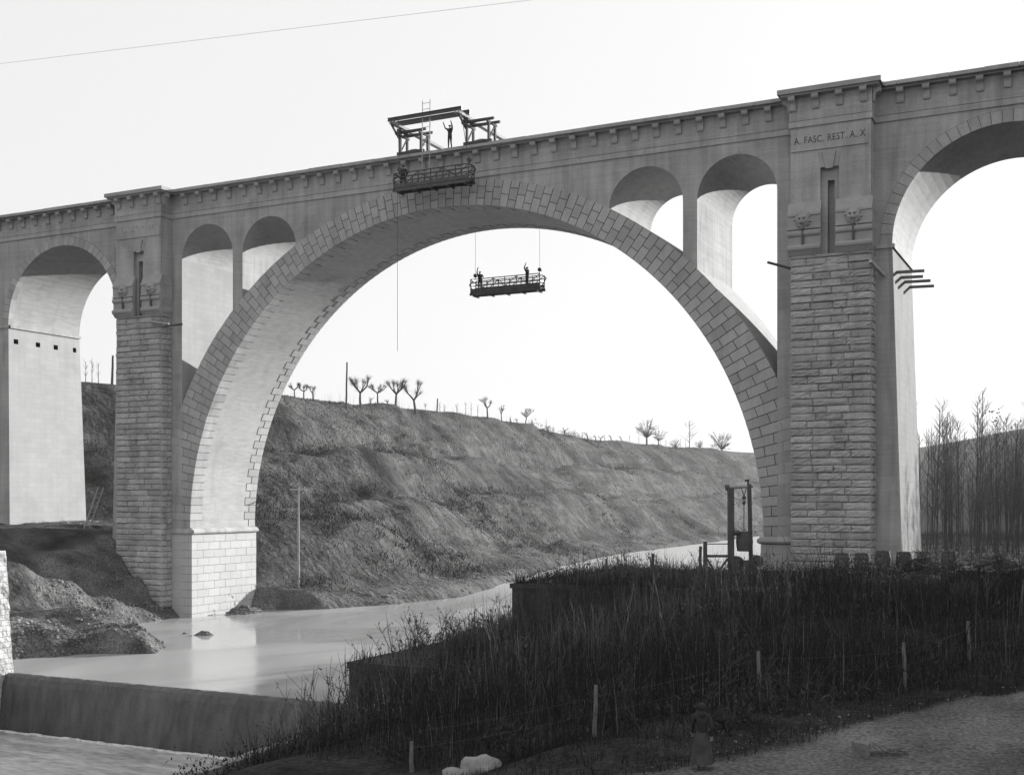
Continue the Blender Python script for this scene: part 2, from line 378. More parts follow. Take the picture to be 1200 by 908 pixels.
def pier_at(s_):
    z0 = ZB[s_]; bt = .6 * (ZI - z0) / 20
    mb = MB()
    X = lambda u: s_ * u
    def hx(u0, u1a, u1b, za, zb, y1a, y1b):
        A = [(X(u0), 0, za), (X(u1a), 0, za), (X(u1a), y1a, za), (X(u0), y1a, za), (X(u0), 0, zb), (X(u1b), 0, zb), (X(u1b), y1b, zb), (X(u0), y1b, zb)]
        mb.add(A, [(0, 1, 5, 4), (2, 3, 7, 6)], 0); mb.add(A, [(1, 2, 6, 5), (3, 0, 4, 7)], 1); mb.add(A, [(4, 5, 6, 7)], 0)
    hx(24.42, 31.45 + bt, 31.45, z0, ZI, W + .5, W)
    hx(24.42, 31.45, 31.45, ZI, ZS + .05, W, W)
    pier = mb.build('pier', ['concrete', 'pier_face' if s_ < 0 else 'pier_face_dimmed'], bridge)
    # impost moulding on the side-arch side
    im = MB(); u0, u1 = sorted((X(31.30), X(31.58)))
    im.box(u0, u1, -.08, W + .06, 24.97, 25.22)
    u0, u1 = sorted((X(30.40), X(31.58))); im.box(u0, u1, -.10, .1, 24.97, 25.22)
    im.build('impost_moulding', 'smooth_stone', pier)
    # rock-faced buttress
    u0, u1 = sorted((X(BU0), X(BU1)))
    cb = MB(); cb.box(u0 + .05, u1 - .05, BY + .06, .02, z0, 24.75); cb.build('buttress_core', 'mortar_pale', pier)
    z = z0; row = 0
    while z < 24.72:
        h = min(.455, 24.75 - z); n = 4 if row % 2 else 3
        cuts = [0] + sorted((i + random.uniform(-.22, .22) + (.0 if row % 2 else 0)) / n for i in range(1, n)) + [1]
        for i in range(len(cuts) - 1):
            a, b = u0 + (u1 - u0) * cuts[i], u0 + (u1 - u0) * cuts[i + 1]
            if z > 23.9 and a < X(27.95) < b: pass
            put('stone_block', random.choice(ROCK), pier, (a + .009, BY + random.uniform(-.03, .03), z + .014), None, (b - a - .018, random.uniform(.5, 1.1), h - .028))
        # return face towards +X
        c = random.uniform(.35, .65)
        for ya, yb in ((BY + .05, BY + .05 + 1.15 * c), (BY + .05 + 1.15 * c, 0)):
            put('stone_block', random.choice(ROCK), pier, (u1 + random.uniform(-.01, .01), ya + .012, z + .012), (0, 0, math.pi / 2), (yb - ya - .024, .9, h - .024))
        z += h; row += 1
    # smooth upper storey with slit recess
    up = MB(); mid = 27.96
    a, b = sorted((X(BU0), X(27.38))); up.box(a, b, BY, .02, 24.75, 30.02)
    a, b = sorted((X(28.50), X(BU1))); up.box(a, b, BY, .02, 24.75, 30.02)
    up.box(u0, u1, BY, .02, 30.02, ZS + .05)
    a, b = sorted((X(27.38), X(28.50))); l, r_ = sorted((X(27.76), X(28.19)))
    up.box(a, l, BY + .28, .02, 24.75, 30.02); up.box(r_, b, BY + .28, .02, 24.75, 30.02); up.box(l, r_, BY + .28, .02, 29.27, 30.02)
    up.build('upper_storey', 'smooth_stone', pier)
    sl = MB(); sl.box(l, r_, BY + .75, .02, 24.4, 29.27); sl.build('slit_back', 'concrete', pier)
    si = MB(); ax, bx = sorted((X(27.45), X(28.45)))
    si.hexa([(ax, BY - .10, 23.95), (bx, BY - .10, 23.95), (bx, BY + .8, 23.95), (ax, BY + .8, 23.95), (ax + .25, BY + .3, 24.62), (bx - .25, BY + .3, 24.62), (bx - .25, BY + .8, 24.62), (ax + .25, BY + .8, 24.62)])
    si.build('sill', 'smooth_stone', pier)
    # keystone over the recess
    for (p0, p1, q0, q1, pz, qz, d) in ((27.50, 28.31, 27.70, 28.14, 30.94, 29.93, .09), (27.20, 27.46, 27.40, 27.66, 31.0, 30.05, .03), (28.35, 28.66, 28.18, 28.46, 31.0, 30.05, .03)):
        kb = MB(); A = [(X(p0), pz), (X(p1), pz), (X(q1), qz), (X(q0), qz)]
        kb.prism_y(A, BY - d, BY + .1); kb.build('keystone', 'carving', pier)
    # inscription panel
    pb = MB(); a, b = sorted((X(25.62), X(30.24))); pb.box(a, b, BY - .05, BY + .05, 31.24, 32.36)
    pb.box(a - .03, b + .03, BY - .075, BY + .05, 31.17, 31.25)
    panel = pb.build('inscription_panel', 'smooth_stone', pier)
    # corbels with lion masks
    prof = [(BY + .05, 28.02), (BY - .01, 28.0), (BY - .26, 27.30), (BY - .33, 27.28), (BY - .33, 27.14), (BY - .26, 27.12), (BY - .26, 26.42), (BY - .34, 26.40), (BY - .34, 26.32), (BY - .20, 26.28),
            (BY - .30, 26.24), (BY - .36, 26.16), (BY - .36, 26.02), (BY - .30, 25.92), (BY - .20, 25.88), (BY - .20, 25.38), (BY - .34, 25.33), (BY - .40, 25.22), (BY - .38, 25.08), (BY - .26, 24.98), (BY - .05, 24.74), (BY + .05, 24.70)]
    for ca, cb_, lc in ((25.42, 27.44, 26.36), (28.34, 30.52, 29.40)):
        a, b = sorted((X(ca), X(cb_)))
        k = MB(); k.prism_x(prof, a, b); k.box(X(lc) - .06, X(lc) + .06, BY - .37, BY - .1, 25.40, 26.5, 1)
        k.build('corbel', ['carving', 'cut_shade'], pier)
        put('lion_mask', LION, pier, (X(lc), BY - .30, 26.84), None, (1.12, 1.25, 1.12))
    # return of the corbel on the +X side of the buttress
    rp = [(u1 - .05, 28.0), (u1 + .0, 28.0), (u1 + .10, 27.25), (u1 + .13, 27.2), (u1 + .1, 27.1), (u1 + .1, 26.3), (u1 + .14, 26.15), (u1 + .1, 25.9), (u1 + .06, 25.4), (u1 + .16, 25.25), (u1 + .12, 25.0), (u1 - .05, 24.74)]
    k = MB(); k.prism_y(rp, BY + .02, -.02); k.build('corbel_return', 'carving', pier)
    # string course, frieze, cornice round the buttress
    st = MB(); st.box(u0 - .09, u1 + .09, BY - .09, .03, ZS, 33.02); st.box(u0 - .02, u1 + .02, BY - .02, .03, 33.02, 33.06); st.build('string_course', 'smooth_stone', pier)
    fr = MB(); fr.box(u0 - .07, u1 + .07, BY - .07, .03, 33.06, ZT); fr.build('frieze', 'concrete', pier)
    for k_ in range(4):
        put('bracket', BRACKET, pier, (X(25.70 + 1.433 * k_), BY, 33.66))
    put('bracket', BRACKET, pier, (u1, BY + .22, 33.66), (0, 0, math.pi / 2)); put('bracket', BRACKET, pier, (u0, BY + .22, 33.66), (0, 0, -math.pi / 2))
    cp = MB(); cp.box(u0 - .52, u1 + .52, BY - .52, .2, 34.52, ZT + .04); cp.box(u0 - .68, u1 + .68, BY - .68, .4, ZT + .04, 34.93)
    cp.build('cornice_slab', 'carving', pier)
    return pier, panel
piers = {s_: pier_at(s_) for s_ in (-1, 1)}

# inscription on the right pier: A. FASC. REST. A. X
def text_mesh(name, body, size, ext, mat):
    cu = bpy.data.curves.new(name, 'FONT'); cu.body = body; cu.size = size; cu.extrude = ext; cu.align_x = 'CENTER'; cu.align_y = 'CENTER'; cu.space_character = 1.12
    o = bpy.data.objects.new(name, cu); col.objects.link(o); dg = bpy.context.evaluated_depsgraph_get()
    me = bpy.data.meshes.new_from_object(o.evaluated_get(dg)); bpy.data.objects.remove(o); me.name = name
    me.materials.clear(); me.materials.append(M[mat]); return me
tm = text_mesh('inscription', 'A. FASC. REST. A. X', .60, .012, 'cut_shade')
xs = [v.co.x for v in tm.vertices]; kx = 4.3 / (max(xs) - min(xs))
# raised letters, coloured dark for the shade of cut ones; a separate part
put('inscription', tm, piers[1][0], (27.93, BY - .056, 31.80), (math.pi / 2, 0, 0), (kx, 1.0, 1))
# worn, unreadable carving on the left pier
wc = MB(); rr = random.Random(5)
for k in range(15):
    x = -29.9 + k * .285
    for q in range(3):
        xa, za = x + rr.uniform(0, .2), 31.58 + rr.uniform(0, .45)
        wc.bar((xa, BY - .055, za), (xa + rr.uniform(-.12, .12), BY - .055, za + rr.uniform(-.2, .2) + .02), .045, .02)
wc.build('worn_carving', 'carving', piers[-1][0])

# --- outer piers carrying the far springing of the side arches
for s_ in (-1, 1):
    z0 = 0; bt = .6 * (ZI - z0) / 20; mb = MB(); X = lambda u: s_ * u
    A = [(X(44.44 - bt), -.45, z0), (X(54), -.45, z0), (X(54), W + .5, z0), (X(44.44 - bt), W + .5, z0), (X(44.44), 0, ZI), (X(54), 0, ZI), (X(54), W, ZI), (X(44.44), W, ZI)]
    mb.add(A, [(0, 1, 5, 4), (2, 3, 7, 6), (1, 2, 6, 5)], 0)
    if s_ > 0: mb.add(A, [(3, 0, 4, 7)], 1)
    else:      # sunlit face with four square putlog holes
        def fp(y, z): f = (z - z0) / (ZI - z0); yy = (1 - f) * (-.45 + (W + .95) * y / W) + f * y; return (X(44.44 - bt * (1 - f)), yy, z)
        hy = [(.55, 1.05), (3.0, 3.5), (5.05, 5.55), (7.35, 7.75)]; ys = [0] + [q for h in hy for q in h] + [W]; hz = (23.62, 24.05); zs = [z0, hz[0], hz[1], ZI]
        for i in range(len(ys) - 1):
            for j in range(3):
                if j == 1 and i % 2 == 1:
                    P = [fp(ys[i], zs[j]), fp(ys[i + 1], zs[j]), fp(ys[i + 1], zs[j + 1]), fp(ys[i], zs[j + 1])]
                    mb.add(P + [(p[0] - .7, p[1], p[2]) for p in P], [(0, 1, 5, 4), (1, 2, 6, 5), (2, 3, 7, 6), (3, 0, 4, 7), (4, 5, 6, 7)], 2)
                else: mb.add([fp(ys[i], zs[j]), fp(ys[i + 1], zs[j]), fp(ys[i + 1], zs[j + 1]), fp(ys[i], zs[j + 1])], [(0, 1, 2, 3)], 1)
    a, b = sorted((X(44.44), X(60 if s_ < 0 else 150))); mb.box(a, b, 0, W, ZI, ZS + .05, 0)
    if s_ > 0: mb.box(54, 150, .3, W - .3, 0, ZS + .05, 0)  # solid wall run on out of view, added to keep sun off the road
    op = mb.build('outer_pier', ['concrete', 'pier_face', 'hollow'], bridge, fix=False)
    im = MB(); a, b = sorted((X(44.30), X(44.6))); im.box(a, b, -.08, W + .08, 24.97, 25.22); a, b = sorted((X(44.30), X(50))); im.box(a, b, -.09, .1, 24.97, 25.22); im.build('impost_moulding', 'smooth_stone', op)

# --- string course, frieze, brackets, coping over the whole length
mb = MB(); mb.box(-60, 150, -.09, W + .09, ZS, 33.02); mb.box(-60, 150, -.015, W + .01, 33.02, 33.06); mb.build('string_course', 'smooth_stone', bridge)
mb = MB(); mb.box(-60, 150, -.07, W + .07, 33.06, ZT); frieze = mb.build('frieze', 'concrete', bridge)
for k in range(-16, 17): put('bracket', BRACKET, frieze, (1.495 * k, 0, 33.66))
for s_ in (-1, 1):
    for k in range(-4, 9): put('bracket', BRACKET, frieze, (s_ * (CS + 1.5 * k), 0, 33.66))
mb = MB(); mb.box(-60, 150, -.42, W + .42, 34.52, ZT + .04); cornice = mb.build('cornice', 'carving', bridge)
x = -58.0
while x < 52:
    ln = random.choice((1.5, 1.9, 2.4, 3.0)); mb = MB(); dz = random.uniform(-.012, .02)
    mb.box(x + .012, x + ln - .012, -.72 + random.uniform(-.02, .02), .55, ZT + .04, 34.86 + dz)
    mb.build('coping_slab', 'voussoir_stone', cornice); x += ln
mb = MB(); mb.box(-60, 150, .56, W - .56, ZT + .04, 34.78); mb.build('deck', 'concrete', bridge)
mb = MB(); mb.box(-60, 150, W - .55, W + .72, ZT + .04, 34.86); mb.build('back_coping', 'carving', bridge)

# --- plinths under the springings, coursed ashlar
for s_ in (-1, 1):
    X = lambda u: s_ * u; z0 = -1.0 if s_ < 0 else 3.2; pu = 23.37
    cb = MB(); a, b = sorted((X(pu + .05), X(25.5))); cb.box(a, b, .03, W - .03, z0, 6.86); plinth = cb.build('plinth', 'mortar', bridge)
    ch = .645; z = 6.85; row = 0
    while z > z0:
        zl = z - ch
        off = (row % 2) * .685
        ys = [0.0] + [y for y in [off + 1.37 * i for i in range(0, 7)] if .3 < y < W - .3] + [W]
        for ya, yb in zip(ys[:-1], ys[1:]):
            d = .35; mbb = MB(); a, b = sorted((X(pu + random.uniform(-.008, .008)), X(pu + d)))
            mbb.box(a, b, ya + .014 - (0.02 if ya == 0 else 0), yb - .014, zl + .014, z - .014); mbb.build('ashlar_block', 'plinth_stone', plinth)
        cut = 1.25 if row % 2 else .75
        for ua, ub in ((pu + .36, pu + cut), (pu + cut, 25.6)):
            mbb = MB(); a, b = sorted((X(ua + .01), X(ub - .01))); mbb.box(a, b, -.01 + random.uniform(-.01, .01), .3, zl + .014, z - .014); mbb.build('ashlar_block', 'plinth_stone', plinth)
        z = zl; row += 1
    mo = MB(); prf = [(25.5, 6.86), (23.32, 6.86), (23.16, 6.92), (23.10, 7.04), (23.14, 7.16), (23.30, 7.28), (23.50, 7.37), (25.5, 7.37)]
    mo.prism_y([(X(u), z) for u, z in prf], -.02, W + .02)
    prf2 = [(.0, 6.86), (-.06, 6.86), (-.2, 6.94), (-.24, 7.05), (-.18, 7.18), (-.03, 7.36), (.0, 7.36)]
    a, b = sorted((X(23.3), X(25.6))); mo.prism_x(prf2, a, b)
    mo.build('springing_moulding', 'smooth_stone', plinth)

# ================================================================== GROUND, WATER
def interp(y, pts):
    p = np.array(pts, float); return np.interp(y, p[:, 0], p[:, 1])
SHL = [(-200, -56), (-40, -56.5), (-28.6, -56), (-25, -59), (-21, -58), (-18.5, -54), (-15.5, -55), (-13, -62), (-8, -66.6), (0, -67.6), (7, -67), (8.6, -64.5), (11, -61), (16, -58.8), (27, -56.4), (48, -61.4), (82, -69.7), (117, -75.8), (232, -80.4), (330, -70), (430, -20), (520, 80), (700, 500), (3000, 3500)]
SHR = [(-200, -31.4), (-28.2, -31.4), (-13.6, -31.0), (-13.5, -30.2), (2, -30.2), (8, -23), (30, -24), (90, -33), (150, -39), (232, -40), (300, -25), (370, 30), (430, 110), (560, 520), (700, 1200), (3000, 6000)]
# hillside section: distance inland from the waterline -> height
HILL = [(-2, -1.2), (0, .05), (1.0, .8), (4.5, 1.7), (7, 2.6), (13, 9.0), (14.5, 9.9), (17, 10.2), (21.5, 15.0), (23, 15.5), (27, 15.7), (28.4, 18.6), (31, 20.3), (35, 22.6), (38, 23.0), (60, 23.3), (120, 25), (4000, 25)]
BANK = [(-2, -1.2), (0, .05), (1.5, .5), (4.5, 1.15), (7, 2.6), (11.5, 7.0), (13, 7.6), (40, 8.2), (4000, 9)]
RB = np.array([(-31, -28.7, -.5), (-31, -34, -.8), (-31, -39, -1.0), (-31, -50, -1.2), (-27, -31, .6), (-25, -36, .9), (-20, -38, 2.0), (-19.7, -43, 1.2), (-10, -45, 2.95), (-9, -40, 2.9), (-6, -38, 3), (-4, -33, 3.1),
               (-29.5, -27, 2.05), (-29, -20, 2.1), (-25, -28.4, 2.1), (-24, -20, 3.0), (-29, -15, 2.1), (-20, -28, 2.9), (-20, -20, 3.9), (-10, -28, 3.4), (-10, -20, 4.6), (-15, -14, 5.2), (-26, -12.5, 4.9), (-22, -6, 5.05), (-16, -3, 5.3), (-8, -4, 5.7), (0, -20, 4.6), (0, -10, 5.6),
               (6, -40, 3.2), (-3, -45, 3.0), (-12, -52, 2.7), (-20, -55, 1.4), (0, -60, 4.3), (-10, -66, 4.6), (0, -78, 7.8), (20, -60, 5), (-13.5, -4.7, 5.6), (-10.5, -4.4, 5.7), (20, -20, 5.5), (20, 0, 6), (-28, 0, 4.9), (-20, 8, 5.0), (-10, 8, 5.4), (5, 12, 5.4)], float)
LB = np.array([(-66.2, -1, .2), (-68.6, -1.2, 1.1), (-71, -1.2, 3.3), (-73.4, -1.2, 5.4), (-76, 0, 6.9), (-83, -4.6, 7.4), (-80, -2, 7.3), (-78, -.5, 7.2), (-86, -3, 7.45), (-84, 2.5, 7.5), (-80.5, 3, 7.45), (-90, 0, 7.7), (-87, 5, 7.7), (-77, 6, 7.6), (-72, 8, 5), (-68.5, -4.6, 1.3), (-69.4, -6.5, 2.2), (-71, -9.7, 3.7), (-72.6, -13.1, 5.1), (-75, -6, 5.6), (-78, -10, 6.4),
               (-80, -14, 6.7), (-66, -8, .5), (-66, -12, 1.5), (-66, -16, 2.1), (-70, -20, 4.0), (-64, -22, 1.8), (-60, -26, 1.4), (-62, -29, 2.6), (-66, -31, 5.2), (-60, -34, 6.6), (-70, -35, 6.6), (-80, -30, 7), (-95, -20, 7.6), (-110, 0, 8), (-58, -20, .8), (-56, -17, .4), (-90, 12, 8), (-78, 13, 8), (-68, 9, 2.5)], float)
def idw(P, X, Y, pw_=1.9, soft=.8):
    s = 0; ws = 0
    for a, b, z in P:
        wgt = ((X - a) ** 2 + (Y - b) ** 2 + soft) ** -pw_; s = s + wgt * z; ws = ws + wgt
    return s / ws
def right_bank(X, Y):
    s = 0; ws = 0
    for a, b, z in RB:
        d2 = (X - a) ** 2 + (Y - b) ** 2 + .8; wgt = d2 ** -1.9; s = s + wgt * z; ws = ws + wgt
    near = s / ws
    far = 4.9 + 1.2 * fbm(X / 60, Y / 60, 3, 5)
    t = np.clip((Y - 4) / 14, 0, 1); return near * (1 - t) + far * t
def heap(X, Y, x, y, r, h, sx=1.0): return h * np.exp(-(((X - x) / sx) ** 2 + (Y - y) ** 2) / (r * r))
def sstep(q): q = np.clip(q, 0, 1); return q * q * (3 - 2 * q)
def ground_z(X, Y):
    X = np.asarray(X, float); Y = np.asarray(Y, float)
    sl = interp(Y, SHL) + .9 * fbm(X * 0 + Y / 5, X * 0 + 3.3, 3, 2) * np.clip((Y - 10) / 6, 0, 1) * 2; sr = interp(Y, SHR)
    d = sl - X; e = X - sr
    t = np.clip((Y - 6) / 8, 0, 1); t = t * t * (3 - 2 * t)
    de = d - 15 * (1 - sstep((Y - 14) / 45)); dh = d; d_ = d; d = np.where(d > 8, np.maximum(de, 0), d)
    hz = interp(d, HILL); grow = 1 + np.clip(Y, 0, 400) / 400 * .16
    hz = np.where(d > 5, hz * grow, hz)
    hz = hz + np.clip((d - 26) / 9, 0, 1) * 2.4 * np.exp(-((Y - 130) / 62) ** 2)
    amp = np.clip((d - 1) / 5, 0, 1) * np.clip((42 - d) / 8, .12, 1)
    gul = (1 - np.abs(2 * vnoise(Y / 9.0 + .055 * d + .8 * fbm(X / 9, Y / 9, 2, 3), d / 26, 9) - 1)) ** 2; rill = (1 - np.abs(2 * vnoise(Y / 2.6 + .12 * d + .9 * fbm(X / 5, Y / 5, 2, 4), d / 9, 19) - 1)) ** 2      # erosion gullies running down the slope
    hz = hz + amp * (2.7 * fbm(X / 16, Y / 24, 5, 21) - (.2 + 1.6 * vnoise(X / 26, Y / 26, 6)) * gul - .9 * rill * vnoise(X / 12, Y / 12, 7) + .8 * fbm(X / 2.3, Y / 2.3, 3, 40) + .5) * (.35 + .65 * sstep((Y - 22) / 20))
    hz = hz + np.clip((d - 3) / 6, 0, 1) * np.clip((30 - d) / 6, 0, 1) * (2.6 * (vnoise(X / 3.6 + .7 * fbm(X / 9, Y / 16, 2, 8), Y / 34.0, 77) - .5) + .5 * (vnoise(X / 1.3 + .7 * fbm(X / 5, Y / 12, 2, 8), Y / 18.0, 78) - .5))   # sheep-track ledges
    bz = interp(d, BANK) + np.clip(d, 0, 3) / 3 * (.7 * fbm(X / 3, Y / 3, 4, 31) + .25 * fbm(X / .8, Y / .8, 2, 32))
    hz = np.maximum(hz, np.minimum(interp(d_, BANK), 8.2) * (1 - sstep((Y - 30) / 30)))
    hz = hz * (1 + .65 * sstep((Y - 300) / 200) * sstep((X + 110) / 120))
    d = d_
    ib = idw(LB, X, Y) * np.clip((d + .3) / 1.6, 0, 1) + np.clip(d, 0, 3) / 3 * (.45 * fbm(X / 3, Y / 3, 4, 31) + .2 * fbm(X / .8, Y / .8, 2, 32))
    bz = np.where(d > 0, ib, bz)
    left = bz * (1 - t) + hz * t
    rb = right_bank(X, Y)
    sm = np.where(Y > 3, np.clip(e / 7, 0, 1), np.clip(e / .35, 0, 1))
    right = -3.5 * (1 - sm) + rb * sm + np.clip(e, 0, 1) * (.45 * fbm(X / 2.2, Y / 2.2, 4, 51))
    bed = np.where(Y < -28.4, -4.2, -1.5) + 0 * X
    z = np.where(d > -2, np.where(d > 0, left, np.maximum(bed, -.75 * -d * 1.0 + .05 * 0)), bed)
    z = np.where(d > 0, left, np.maximum(bed, d * .6))
    z = np.where((Y < -28.4) & (d < .2), -4.2, z)
    z = np.where(e > -.6, np.maximum(right, bed), z)
    # gravel heaps left by the works
    hp = heap(X, Y, -58.6, -21.5, 1.9, 1.1, 1.4) + heap(X, Y, -62.5, -24.0, 2.4, .7) + heap(X, Y, -57.0, -17.0, 1.6, 1.2, 1.6) + heap(X, Y, -54.4, -18.4, 1.7, .75, 1.4) + heap(X, Y, -61.5, -15.5, 1.5, .8, 1.6)
    hp = hp + heap(X, Y, -57.6, -9.2, 1.2, 2.5, 1.7)
    rough = 1 + 1.5 * fbm(X / 1.1, Y / 1.1, 4, 61)
    hq = heap(X, Y, -65.0, 5.0, 3.2, 1.9, .5) * (1 + .5 * fbm(X / .7, Y / .7, 3, 62)); z = np.where((hq > .05) & (d <= 0), np.maximum(z, -1.2 + hq), z)
    z = np.where(hp > .02, np.maximum(z, z + hp * rough * np.where(d > 0, .85, 1)), z)
    # distant low country stays level
    return z
def near_axis(segs):
    out = []
    for a, b, st in segs: out += list(np.arange(a, b, st))
    return np.array(out + [segs[-1][1]])
gx = near_axis([(-4000, -1000, 500), (-1000, -300, 70), (-300, -130, 10), (-130, -104, 1.6), (-104, -50, .55), (-50, -34, 1.2), (-34, -1, .42), (-1, 12, 1.0), (12, 60, 4), (60, 300, 20), (300, 1000, 100), (1000, 4000, 500)])
gy = near_axis([(-300, -90, 30), (-90, -56, 2.5), (-56, -28.6, .42), (-28.6, -28.2, .2), (-28.2, 12, .5), (12, 70, .75), (70, 150, 1.6), (150, 300, 4), (300, 700, 20), (700, 3500, 350)])
GX, GY = np.meshgrid(gx, gy); GZ = ground_z(GX, GY)
V = np.stack([GX.ravel(), GY.ravel(), GZ.ravel()], 1); nx, ny = len(gx), len(gy)
ii, jj = np.meshgrid(np.arange(nx - 1), np.arange(ny - 1)); q = (jj * nx + ii).ravel()
F = np.stack([q, q + 1, q + nx + 1, q + nx], 1)

# ground material: scrubby turf, bare earth, gravel heaps and the cart road, told apart by painted masks
def ground_mat():
    m = bpy.data.materials.new('ground'); m.use_nodes = True; t = m.node_tree; N = t.nodes; L = t.links; N.clear()
    out = N.new('ShaderNodeOutputMaterial'); bs = N.new('ShaderNodeBsdfPrincipled'); L.new(bs.outputs[0], out.inputs[0])
    bs.inputs['Roughness'].default_value = .95; bs.inputs['Specular IOR Level'].default_value = .1
    geo = N.new('ShaderNodeNewGeometry')
    def noise(s_, d=5, mp=None):
        n = N.new('ShaderNodeTexNoise'); n.inputs['Scale'].default_value = s_; n.inputs['Detail'].default_value = d
        if mp:
            v = N.new('ShaderNodeVectorMath'); v.operation = 'MULTIPLY'; v.inputs[1].default_value = mp
            L.new(geo.outputs['Position'], v.inputs[0]); L.new(v.outputs[0], n.inputs['Vector'])
        else: L.new(geo.outputs['Position'], n.inputs['Vector'])
        return n.outputs['Fac']
    def ramp(s_, a, b, p0=.35, p1=.65):
        r = N.new('ShaderNodeValToRGB'); r.color_ramp.elements[0].position = p0; r.color_ramp.elements[1].position = p1
        r.color_ramp.elements[0].color = (a, a, a, 1); r.color_ramp.elements[1].color = (b, b, b, 1); L.new(s_, r.inputs[0]); return r.outputs[0]
    def mix(f, a, b):
        x = N.new('ShaderNodeMix'); x.data_type = 'RGBA'; L.new(f, x.inputs[0]); L.new(a, x.inputs[6]); L.new(b, x.inputs[7]); return x.outputs[2]
    def mul(a, b):
        x = N.new('ShaderNodeMix'); x.data_type = 'RGBA'; x.blend_type = 'MULTIPLY'; x.inputs[0].default_value = 1; L.new(a, x.inputs[6]); L.new(b, x.inputs[7]); return x.outputs[2]
    def attr(nm): a = N.new('ShaderNodeAttribute'); a.attribute_name = nm; return a.outputs['Fac']
    turf = mul(mul(ramp(noise(.055, 4), .017, .070, .38, .62), ramp(noise(.5, 6), .6, 1.4)), ramp(noise(.5, 4, (1, .10, 1.6)), .65, 1.3))
    bare = mul(ramp(noise(.5), .045, .10), ramp(noise(5), .7, 1.3))
    grav = mul(ramp(noise(.45), .055, .15), ramp(noise(7, 6), .55, 1.45))
    road = mul(ramp(noise(.35, 5, (1, .4, 1)), .06, .155), ramp(noise(9, 6), .55, 1.5))
    dark = mul(ramp(noise(.5), .012, .034), ramp(noise(6), .6, 1.6))
    c = mix(ramp(noise(.09, 6), 0, 1, .45, .62), turf, bare)
    c = mix(attr('path'), c, bare); c = mix(attr('bank'), c, dark); c = mix(attr('gravel'), c, grav); c = mix(attr('road'), c, road)
    L.new(c, bs.inputs['Base Color'])
    b = N.new('ShaderNodeBump'); b.inputs['Strength'].default_value = 1.0; b.inputs['Distance'].default_value = .35
    hs = N.new('ShaderNodeMath'); hs.operation = 'ADD'; L.new(noise(1.5, 9), hs.inputs[0]); hk = N.new('ShaderNodeMath'); hk.operation = 'MULTIPLY'; hk.inputs[1].default_value = .45; L.new(noise(.9, 6, (1.4, .16, 2.2)), hk.inputs[0]); L.new(hk.outputs[0], hs.inputs[1]); L.new(hs.outputs[0], b.inputs['Height']); L.new(b.outputs[0], bs.inputs['Normal'])
    M['ground'] = m
ground_mat()
gm = npmesh('ground', V, F, 'ground', True)
xv, yv, zv = V.T
def setattr_(nm, val):
    a = gm.attributes.new(nm, 'FLOAT', 'POINT'); a.data.foreach_set('value', np.clip(val, 0, 1).astype(np.float32))
dl = interp(yv, SHL) - xv
setattr_('path', np.where((yv > 14) & (yv < 130), np.clip(1.6 - np.abs(dl - 24.8 - 2.0 * fbm(xv / 25, yv / 25, 2, 12)) / 1.4, 0, 1), 0) + np.where((yv > 9) & (yv < 36), np.clip((12 - dl) / 2, 0, 1) * .8, 0))
wob = 1.2 * fbm(xv / 2.5, yv / 2.5, 3, 71)
setattr_('bank', np.where((xv > -32) & (yv < 2) & (yv > -70), 1, 0) + np.where((yv >= 2) & (yv < 330) & (xv > interp(yv, SHR)), .75, 0))
setattr_('gravel', np.where((yv < 9) & (yv > -30) & (xv < -50), np.clip(1.2 - np.clip(dl - 7.5 + 2 * wob, 0, 2), 0, 1), 0) + np.where((yv >= 9) & (yv < 60), np.clip((3.2 + 3 * wob - dl) / 1.5, 0, 1) * .6, 0))
road_l = np.interp(yv, [-75, -52, -45.2, -38.2, -33, -26, -10], [-9, -13.5, -8.9, -6.6, -4.1, 0, 8])
setattr_('road', np.clip((xv - road_l + wob * .8) / .5, 0, 1) * np.clip((9 - xv) / 3, 0, 1) * (yv < 0) * (yv > -72))
ground = tag(put('ground', gm), kind='structure')

